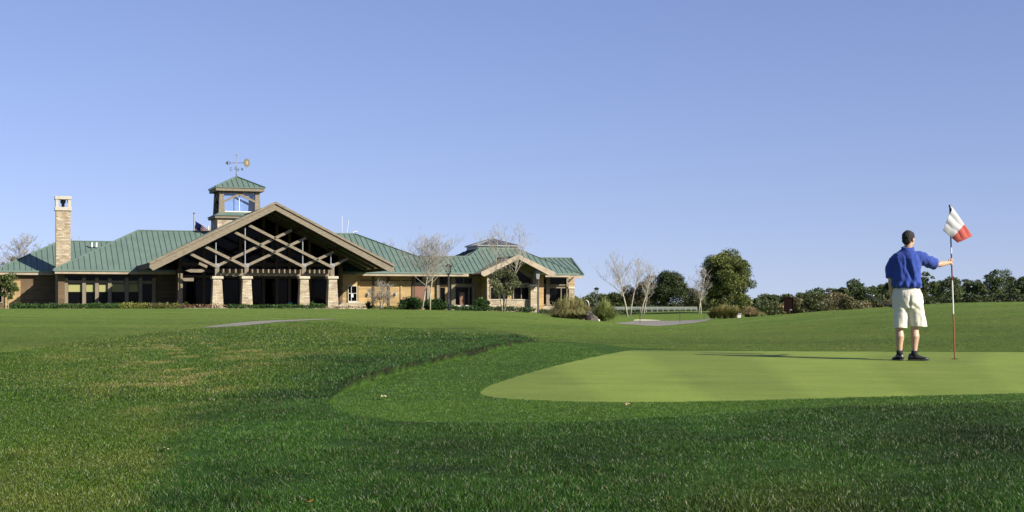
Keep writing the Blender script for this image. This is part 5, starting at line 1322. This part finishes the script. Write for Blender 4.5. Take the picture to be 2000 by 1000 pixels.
M['khaki'] = clothmat('khaki_cotton', (.78, .74, .62), (.90, .87, .75))
M['hair'] = mat_noise('dark_hair', (.006, .0045, .004), (.02, .014, .010), 30, .85, .9, (1, 1, .5), bd=.01)
M['shoe'] = mat_noise('black_shoe_leather', (.012, .012, .013), (.03, .03, .032), 20, .32, .3)
M['sole'] = mat_plain('shoe_sole', (.03, .03, .03), .6)
M['sock'] = mat_plain('black_sock', (.012, .012, .014), .9)
M['belt'] = mat_plain('black_belt', (.010, .010, .012), .45)
# --- joints
neck = pp(1773, 487); head = pp(1775, 467); 
TW = R(-24)
shL, shR = pp(1746, 504, .075), pp(1795, 500, -.055)
elL, wrL = pp(1740.5, 547, .06), pp(1741.5, 579, .09)
elR, wrR = pp(1829, 517, .055), pp(1851, 513.5, .25)
hipc = pp(1772, 575)
knL, anL = pp(1757, 640, .03), pp(1757, 692, 0.0)
knR, anR = pp(1787, 640, -.01), pp(1786, 692, -.06)
hl, hr = pp(1762, 590), pp(1786, 590)
body = MB()
# torso (hidden under clothes) and legs
loft(body, [(pp(1772, 596), .13, .10, (0, 0, 1)), (pp(1772, 575), .165, .115, (0, 0, 1)), (pp(1770, 555), .14, .085, (0, 0, 1)), (pp(1769, 530), .15, .085, (0, 0, 1)), (pp(1770, 510), .155, .085, (0, 0, 1)), (pp(1771, 499), .11, .07, (0, 0, 1)), (pp(1772.5, 489), .062, .062, (0, 0, 1))])
for h_, k_, a_, s_ in ((hl, knL, anL, -1), (hr, knR, anR, 1)):
    cf = k_.lerp(a_, .34)+Vector((0, -.014, 0))
    loft(body, [(h_+Vector((0, 0, .05)), .088, .09, None), (h_.lerp(k_, .5), .078, .08, None), (k_+Vector((0, 0, .02)), .056, .058, None), (k_.lerp(a_, .14), .054, .056, None), (cf, .060, .064, None), (k_.lerp(a_, .62), .047, .05, None), (k_.lerp(a_, .85), .036, .040, None), (a_, .036, .042, None), (a_-Vector((0, 0, .03)), .04, .05, None)], 18)
# arms
def arm(sh, el, wr, k=1.0):
    loft(body, [(sh+Vector((.012 if sh.x < 0 else -.012, 0, -.02)), .046, .05, None), (sh.lerp(el, .5), .046, .05, None), (el, .040, .042, None), (el.lerp(wr, .25), .042, .044, None), (el.lerp(wr, .65), .033, .036, None), (wr, .026, .030, None)], 16)
arm(shL, elL, wrL); arm(shR, elR, wrR)
# neck and head, turned to the right
loft(body, [(pp(1772, 492), .066, .062, (0, 0, 1)), (pp(1773.5, 484), .056, .058, (0, 0, 1)), (pp(1775, 474), .054, .06, (0, 0, 1))], 18)
YAW = R(-44); RM = Matrix.Rotation(YAW, 3, 'Z')      # local +y is the face direction
def hd(x, y, z): return head+RM @ Vector((x, y, z))
body.ell(hd(0, -.005, .018), (.075, .096, .093), 20, 14, RM); body.ell(hd(0, .028, -.045), (.058, .062, .066), 18, 12, RM)
body.ell(hd(0, .052, -.088), (.026, .026, .022), 12, 8, RM)
loft(body, [(hd(0, .088, .012), .008, .010, None), (hd(0, .104, -.022), .013, .014, None), (hd(0, .098, -.034), .015, .012, None)], 10)
body.ell(hd(0, .084, -.062), (.022, .012, .010), 12, 8, RM)
body.ell(hd(0, .082, .026), (.052, .016, .010), 12, 8, RM)
for s_ in (-1, 1):
    body.ell(hd(s_*.076, -.004, -.012), (.010, .020, .033), 12, 8, RM @ Matrix.Rotation(s_*-.25, 3, 'Z'))
    body.ell(hd(s_*.036, .060, -.018), (.024, .022, .020), 12, 8, RM)
# hands with five fingers each
def finger(pts, r0): loft(body, [(p, r0*(1-.12*i), r0*(1-.12*i), None) for i, p in enumerate(pts)], 10)
# flagstick line
pole_b = P(1865, 705.5, 21.5); pole_t = P(1855, 402.5, 21.5)
pole_b.z = hz(pole_b.x, 21.5)-.03
def pole_at(z):  # world z -> point
    f = (z-pole_b.z)/(pole_t.z-pole_b.z); return pole_b.lerp(pole_t, f)
gz = P(0, 512, 21.45).z; gp_ = pole_at(gz)-PB
palm = gp_+Vector((-.032, -.012, -.002)); fd_ = (gp_-wrR); fd_.z = 0; fd_.normalize()
loft(body, [(wrR, .027, .024, None), (wrR.lerp(palm, .5), .034, .022, None), (palm+Vector((0, 0, 0)), .042, .018, None), (palm+fd_*.02, .040, .017, None)], 14)
for i in range(4):   # fingers wrap round the stick, stacked up its length
    z = .031-.021*i; L_ = (.95, 1.05, 1.0, .85)[i]; c = gp_+Vector((0, 0, z+(.004 if i % 2 else 0)))
    pts = []
    for k in range(6):
        t = -2.7+k*.86*L_; pts.append(c+Vector((math.cos(-t)*.024*1.0, -math.sin(-t)*.024, 0))+Vector((-.004, 0, -.002*k)))
    pts[0] = palm+Vector((.004, .006, z)); finger(pts, .0092)
finger([palm+Vector((-.02, -.012, .028)), gp_+Vector((-.022, -.024, .045)), gp_+Vector((.004, -.024, .052)), gp_+Vector((.022, -.012, .048))], .0105)
# left hand closed round the putter grip
gl = pp(1741, 592, .09)
pd = (pp(1690, 577, .62)-gl).normalized()       # putter direction: away and to the left
loft(body, [(wrL, .026, .030, None), (wrL.lerp(gl, .5), .024, .036, None), (gl+Vector((0, 0, .012)), .020, .042, None), (gl+Vector((0, 0, -.012)), .018, .040, None)], 14)
sd = pd.cross(Vector((0, 0, 1))).normalized(); uu = sd.cross(pd).normalized()
for i in range(4):
    c = gl+pd*(.030-.021*i)+Vector((0, 0, -.045)); pts = []
    for k in range(6): t = 1.35-k*.82*(.95, 1.05, 1.0, .85)[i]; pts.append(c+sd*math.cos(t)*.023+uu*math.sin(t)*.023)
    pts[0] = c+uu*.035+sd*.004; finger(pts, .0092)
finger([gl+pd*.03+Vector((0, 0, -.005)), gl+pd*.052-sd*.016+Vector((0, 0, -.032)), gl+pd*.045-sd*.012+Vector((0, 0, -.062))], .0105)
remesh(body, 'body', M['skin'], man, .0062, 2)
# hair: cap over the back of the skull
hb = MB(); hb.ell(hd(0, -.016, .030), (.083, .098, .092), 22, 16, RM); hb.ell(hd(0, -.058, -.022), (.066, .048, .058), 18, 12, RM)
hb.ell(hd(0, .022, .074), (.064, .050, .030), 16, 10, RM)
for s_ in (-1, 1): hb.ell(hd(s_*.068, .0, .020), (.012, .03, .034), 12, 8, RM)
def hairfn(c): return (fbm(c[:, 0]*60+c[:, 1]*50, c[:, 2]*45, 5, 3)-.5)*.014
remesh(hb, 'hair', M['hair'], man, .006, 2, hairfn)
# polo shirt
sh = MB()
loft(sh, [(pp(1771.5, 561), .195, .135, (0, 0, 1)), (pp(1770.5, 555), .196, .138, (0, 0, 1)), (pp(1769, 545), .203, .143, (0, 0, 1)), (pp(1769, 530), .205, .140, (0, 0, 1)), (pp(1769, 515), .212, .135, (0, 0, 1)), (pp(1769.5, 505), .214, .130, (0, 0, 1)), (pp(1771, 497), .165, .110, (0, 0, 1)), (pp(1772.5, 491), .105, .090, (0, 0, 1)), (pp(1773, 487), .078, .078, (0, 0, 1))], 28, tw=TW)
loft(sh, [(pp(1756, 511, .05), .080, .085, None), (shL+Vector((-.004, 0, -.055)), .076, .085, None), (shL.lerp(elL, .45)+Vector((-.008, 0, 0)), .078, .084, None), (shL.lerp(elL, .92)+Vector((-.006, 0, 0)), .074, .082, None)], 20)
e2 = pp(1825, 516, .048)
loft(sh, [(pp(1780, 503, -.02), .095, .09, None), (pp(1795, 503.5, -.045), .088, .085, None), (pp(1809, 508.5, -.01), .080, .08, None), (e2, .075, .078, None)], 20)
def shirtfn(c):
    f = (fbm(c[:, 0]*13+3*c[:, 2], c[:, 2]*5+c[:, 1]*6, 12, 3)-.5)*.034
    blous = np.exp(-((c[:, 2]-pp(0, 556).z)/.04)**2)*.014*(1+np.sin(c[:, 0]*75))
    # two long diagonal folds down the back
    a = c[:, 0]-(pp(1769, 0).x+(pp(0, 520).z-c[:, 2])*.22); b = c[:, 0]-(pp(1757, 0).x+(pp(0, 520).z-c[:, 2])*.16)
    zm = np.exp(-((c[:, 2]-pp(0, 530).z)/.17)**2)*(c[:, 1] < 0)
    drp = np.sin((c[:, 2]-c[:, 0]*.8)*60)*.004*(c[:, 0] > .05)
    return f+blous-.024*zm*np.exp(-(a/.026)**2)+.018*zm*np.exp(-((a-.06)/.03)**2)+.018*zm*np.exp(-((b+.02)/.024)**2)+drp+.006
remesh(sh, 'polo_shirt', M['polo'], man, .008, 3, shirtfn)
cl_ = MB(); c0_ = pp(1773, 485.5)
cl_.tube([c0_+Vector((math.cos(t)*.074, math.sin(t)*.070, .012*math.sin(t)+.006)) for t in [2*math.pi*k/20 for k in range(20)]]+[c0_+Vector((.074, 0, .006))], .017, 8); cl_.build('collar', M['polo'], man, smooth=True)
# belt
bl = MB(); loft(bl, [(pp(1771.5, 563.5), .186, .125, (0, 0, 1)), (pp(1771.5, 557.5), .186, .125, (0, 0, 1))], 32, tw=TW); bl.build('belt', M['belt'], man, smooth=False)
# shorts
st = MB()
loft(st, [(pp(1772, 603), .20, .13, (0, 0, 1)), (pp(1773, 590), .207, .145, (0, 0, 1)), (pp(1772, 576), .200, .142, (0, 0, 1)), (pp(1771.5, 566), .184, .128, (0, 0, 1)), (pp(1771.5, 561.5), .182, .122, (0, 0, 1))], 28, tw=TW)
loft(st, [(pp(1761, 590, .03), .115, .13, (0, 0, 1)), (pp(1759.5, 615), .104, .118, (0, 0, 1)), (pp(1758.5, 640.5), .098, .108, (0, 0, 1))], 24, tw=TW)
loft(st, [(pp(1784, 590, -.03), .120, .13, (0, 0, 1)), (pp(1789, 615), .122, .125, (0, 0, 1)), (pp(1793.5, 638.5), .123, .118, (.0, 0, 1))], 24)
def shortfn(c):
    f = (fbm(c[:, 0]*9+c[:, 1]*5, c[:, 2]*6, 21, 3)-.5)*.034
    seat = -.02*np.exp(-((c[:, 0]-pp(1772, 0).x)/.014)**2)*(c[:, 1] < 0)*np.exp(-((c[:, 2]-pp(0, 590).z)/.09)**2)
    return f+seat+np.sin(c[:, 2]*55+c[:, 0]*40)*.0035*np.exp(-((c[:, 2]-pp(0, 600).z)/.07)**2)
remesh(st, 'shorts', M['khaki'], man, .009, 2, shortfn)
mb = MB(); q = pp(1781, 571); mb.add([tuple(Vector((q.x, 0, q.z))+Matrix.Rotation(TW, 3, 'Z') @ Vector(v)) for v in ((-.05, -.150, -.004), (.05, -.150, -.004), (.05, -.13, -.004), (-.05, -.13, -.004), (-.05, -.150, 0), (.05, -.150, 0), (.05, -.13, 0), (-.05, -.13, 0))], [(0, 3, 2, 1), (4, 5, 6, 7), (0, 1, 5, 4), (1, 2, 6, 5), (2, 3, 7, 6), (3, 0, 4, 7)]); mb.build('back_pocket', M['khaki'], man)
mb = MB(); q = pp(1781, 570.5)+Matrix.Rotation(TW, 3, 'Z') @ Vector((0, -.147, 0)); mb.ell((q.x, q.y, q.z-.012), (.009, .006, .009), 8, 6); mb.build('pocket_button', M['belt'], man)
# socks and shoes
def shoe(an, ang, L=.285):
    f = Vector((math.cos(ang), math.sin(ang), 0)); s = Vector((-f.y, f.x, 0)); g0 = Vector((an.x, an.y, 0))
    g0.z = hz(PB.x+an.x, PB.y+an.y)-PB.z+.004
    up = MB(); prof = [(-.085, .030, .055, .045), (-.075, .036, .088, .05), (-.04, .040, .105, .055), (.0, .042, .100, .055), (.04, .044, .078, .045), (.09, .047, .060, .036), (.14, .046, .048, .028), (.175, .036, .040, .022), (.195, .018, .028, .012)]
    b = len(up.v); n = 14
    for (u, w, h, _) in prof:
        for k in range(n):
            t = 2*math.pi*k/n; yy = math.cos(t)*w; zz = .012+(h-.012)*(.5+.5*math.sin(t)); up.v.append(tuple(g0+f*u+s*yy*(1 if math.sin(t) < .3 else .82)+Vector((0, 0, zz))))
    for i in range(len(prof)-1):
        for k in range(n): k2 = (k+1) % n; up.f.append((b+i*n+k, b+i*n+k2, b+(i+1)*n+k2, b+(i+1)*n+k))
    up.f.append(tuple(b+k for k in range(n))); up.f.append(tuple(b+(len(prof)-1)*n+k for k in range(n)))
    o = up.build('shoe', M['shoe'], man, smooth=True)
    so_ = MB(); pts = [(-.092, 0), (-.08, .034), (-.03, .042), (.05, .046), (.12, .050), (.17, .042), (.198, .018), (.203, 0), (.198, -.018), (.17, -.042), (.12, -.050), (.05, -.046), (-.03, -.042), (-.08, -.034)]
    lo = [g0+f*u+s*v for u, v in pts]; hi = [p+Vector((0, 0, .015)) for p in lo]; N = len(pts)
    so_.add(lo+hi, [tuple(range(N-1, -1, -1)), tuple(range(N, 2*N))]+[(k, (k+1) % N, N+(k+1) % N, N+k) for k in range(N)]); so_.build('sole', M['sole'], o)
    lc = MB()
    for u in (.025, .05, .075): a = g0+f*u; lc.tube([a+s*.028+Vector((0, 0, .088-u*.35)), a+Vector((0, 0, .101-u*.45)), a-s*.028+Vector((0, 0, .088-u*.35))], .004, 6)
    lc.build('laces', M['belt'], o)
    k_ = MB(); loft(k_, [(g0+Vector((0, 0, .05)), .042, .048, (0, 0, 1)), (g0+Vector((0, 0, .10)), .044, .050, (0, 0, 1)), (Vector((an.x, an.y, g0.z+.135)), .041, .047, (0, 0, 1))], 16); k_.build('sock', M['sock'], man, smooth=True)
shoe(anL, R(100)); shoe(anR, R(-8))
# --- putter held in the left hand
gw = gl+Vector((0, 0, -.045)); pt_ = tag(empty('putter', PB), 'putter held level in the left hand of the man in the blue polo', 'putter')
mb = MB(); mb.tube([gw-pd*.14, gw+pd*.13], [.0145, .012], 10); mb.build('grip', M['belt'], pt_, smooth=True)
e_ = pp(1694, 577.5, .60); mb = MB(); mb.tube([gw+pd*.12, e_], [.0065, .0055], 8); mb.build('shaft', M['steel'], pt_, smooth=True)
hdv = (pp(1712, 582, .52)-pp(1690, 575, .60)).normalized()
mb = MB(); a = pp(1689, 575, .60); b_ = pp(1706, 583.5, .57); mb.bar(a, b_, .055, .030); ph_ = mb.build('putter_head', M['black'], pt_, bevel=.004)
mb = MB(); c_ = a.lerp(b_, .5)+Vector((0, -.005, .022)); mb.bar(c_-hdv*.05, c_+hdv*.05, .03, .014); mb.build('putter_flange', M['steel'], ph_, bevel=.002)
for q in (pp(1706, 577.5, .55), pp(1709.5, 586, .55)):
    mb = MB(); mb.ell(q, (.012, .012, .012), 10, 8); mb.build('sight_dot', M['white'], ph_, smooth=True)
# --- flagstick with flag
fs = tag(empty('flagstick', pole_b), 'red and white banded flagstick standing in the hole, held by the golfer', 'flagstick')
band = [(0, 705.6, 613, 'rust'), (1, 613, 548, 'w'), (2, 548, 495.5, 'maroon'), (3, 495.5, 482, 'w'), (4, 482, 402.5, 'dk')]
M['rust'] = mat_plain('red_brown_band', (.30, .075, .03), .45); M['maroonb'] = mat_plain('maroon_band', (.14, .02, .025), .45); M['dkb'] = mat_plain('dark_band', (.05, .03, .045), .45)
mm = {'rust': M['rust'], 'w': M['white'], 'maroon': M['maroonb'], 'dk': M['dkb']}
for i, y0, y1, k in band:
    z0 = P(0, y0, 21.5).z if i else pole_b.z; z1 = P(0, y1, 21.5).z; mb = MB(); mb.tube([pole_at(z0)-pole_b, pole_at(z1)-pole_b], [.0105, .0105] if i < 4 else [.0095, .0085], 12)
    mb.build('band', mm[k], fs, smooth=False)
tp = pole_t-pole_b; mb = MB(); mb.ell(tp+Vector((.0, 0, .0)), (.016, .016, .022), 12, 8); mb.build('finial', M['black'], fs, smooth=True)
K2 = 21.45/FPX
def q3(px, py, dy): k = (21.5+dy); return Vector(((px-1000)*k/FPX, k, -(py-HORI)*k/FPX))-pole_b
A_, B_, C_, D_ = q3(1857.5, 404, -.01), q3(1897, 461.5, -.06), q3(1869, 474.5, -.10), q3(1840, 450, -.07)
def flagfn(u, v):   # u: down the long fly edge (A->B), v: across (A->D); square cloth hanging by its corner
    a = A_.lerp(B_, u); d = D_.lerp(C_, u); p = a.lerp(d, v)
    fold = math.sin((v*2.6+u*.6)*math.pi)*.030*(1-.5*u)+math.sin((u*3.1-v*2)*math.pi)*.012*u+.016*math.sin(v*11+u*3)*(1-u)
    return tuple(p+Vector((0, -.03-.5*abs(fold)-.03*math.sin(math.pi*v), 0))+Vector((.5*fold*.3, 0, 0)))
nu, nv = 44, 36; V = [flagfn(i/nu, j/nv) for j in range(nv+1) for i in range(nu+1)]
# corner between A and D is gathered to the stick top: taper the upper end
V2 = []
for j in range(nv+1):
    for i in range(nu+1):
        u, v = i/nu, j/nv; V2.append(V[j*(nu+1)+i])
idx = np.arange((nu+1)*(nv+1)).reshape(nv+1, nu+1); Fq = np.stack([idx[:-1, :-1], idx[:-1, 1:], idx[1:, 1:], idx[1:, :-1]], -1).reshape(-1, 4)
cv = np.array([(.80, .80, .80) if i/nu < .60+.0*j else (.66, .15, .12) for j in range(nv+1) for i in range(nu+1)])
fl = npmesh('flag_cloth', np.array(V2), Fq, M['flagcloth'], fs, col=cv, smooth=True)
m_ = fl.modifiers.new('t', 'SOLIDIFY'); m_.thickness = .003
mb = MB(); mb.tube([A_+Vector((-.012, 0, .012)), A_+Vector((-.004, -.01, -.05)), A_+Vector((.014, -.02, -.075))], [.013, .026, .004], 8); mb.build('flag_sleeve', M['black'], fs)
# the cup
hb_ = P(1865, 705.8, 21.5); mb = MB(); cz = hz(pole_b.x, 21.5)
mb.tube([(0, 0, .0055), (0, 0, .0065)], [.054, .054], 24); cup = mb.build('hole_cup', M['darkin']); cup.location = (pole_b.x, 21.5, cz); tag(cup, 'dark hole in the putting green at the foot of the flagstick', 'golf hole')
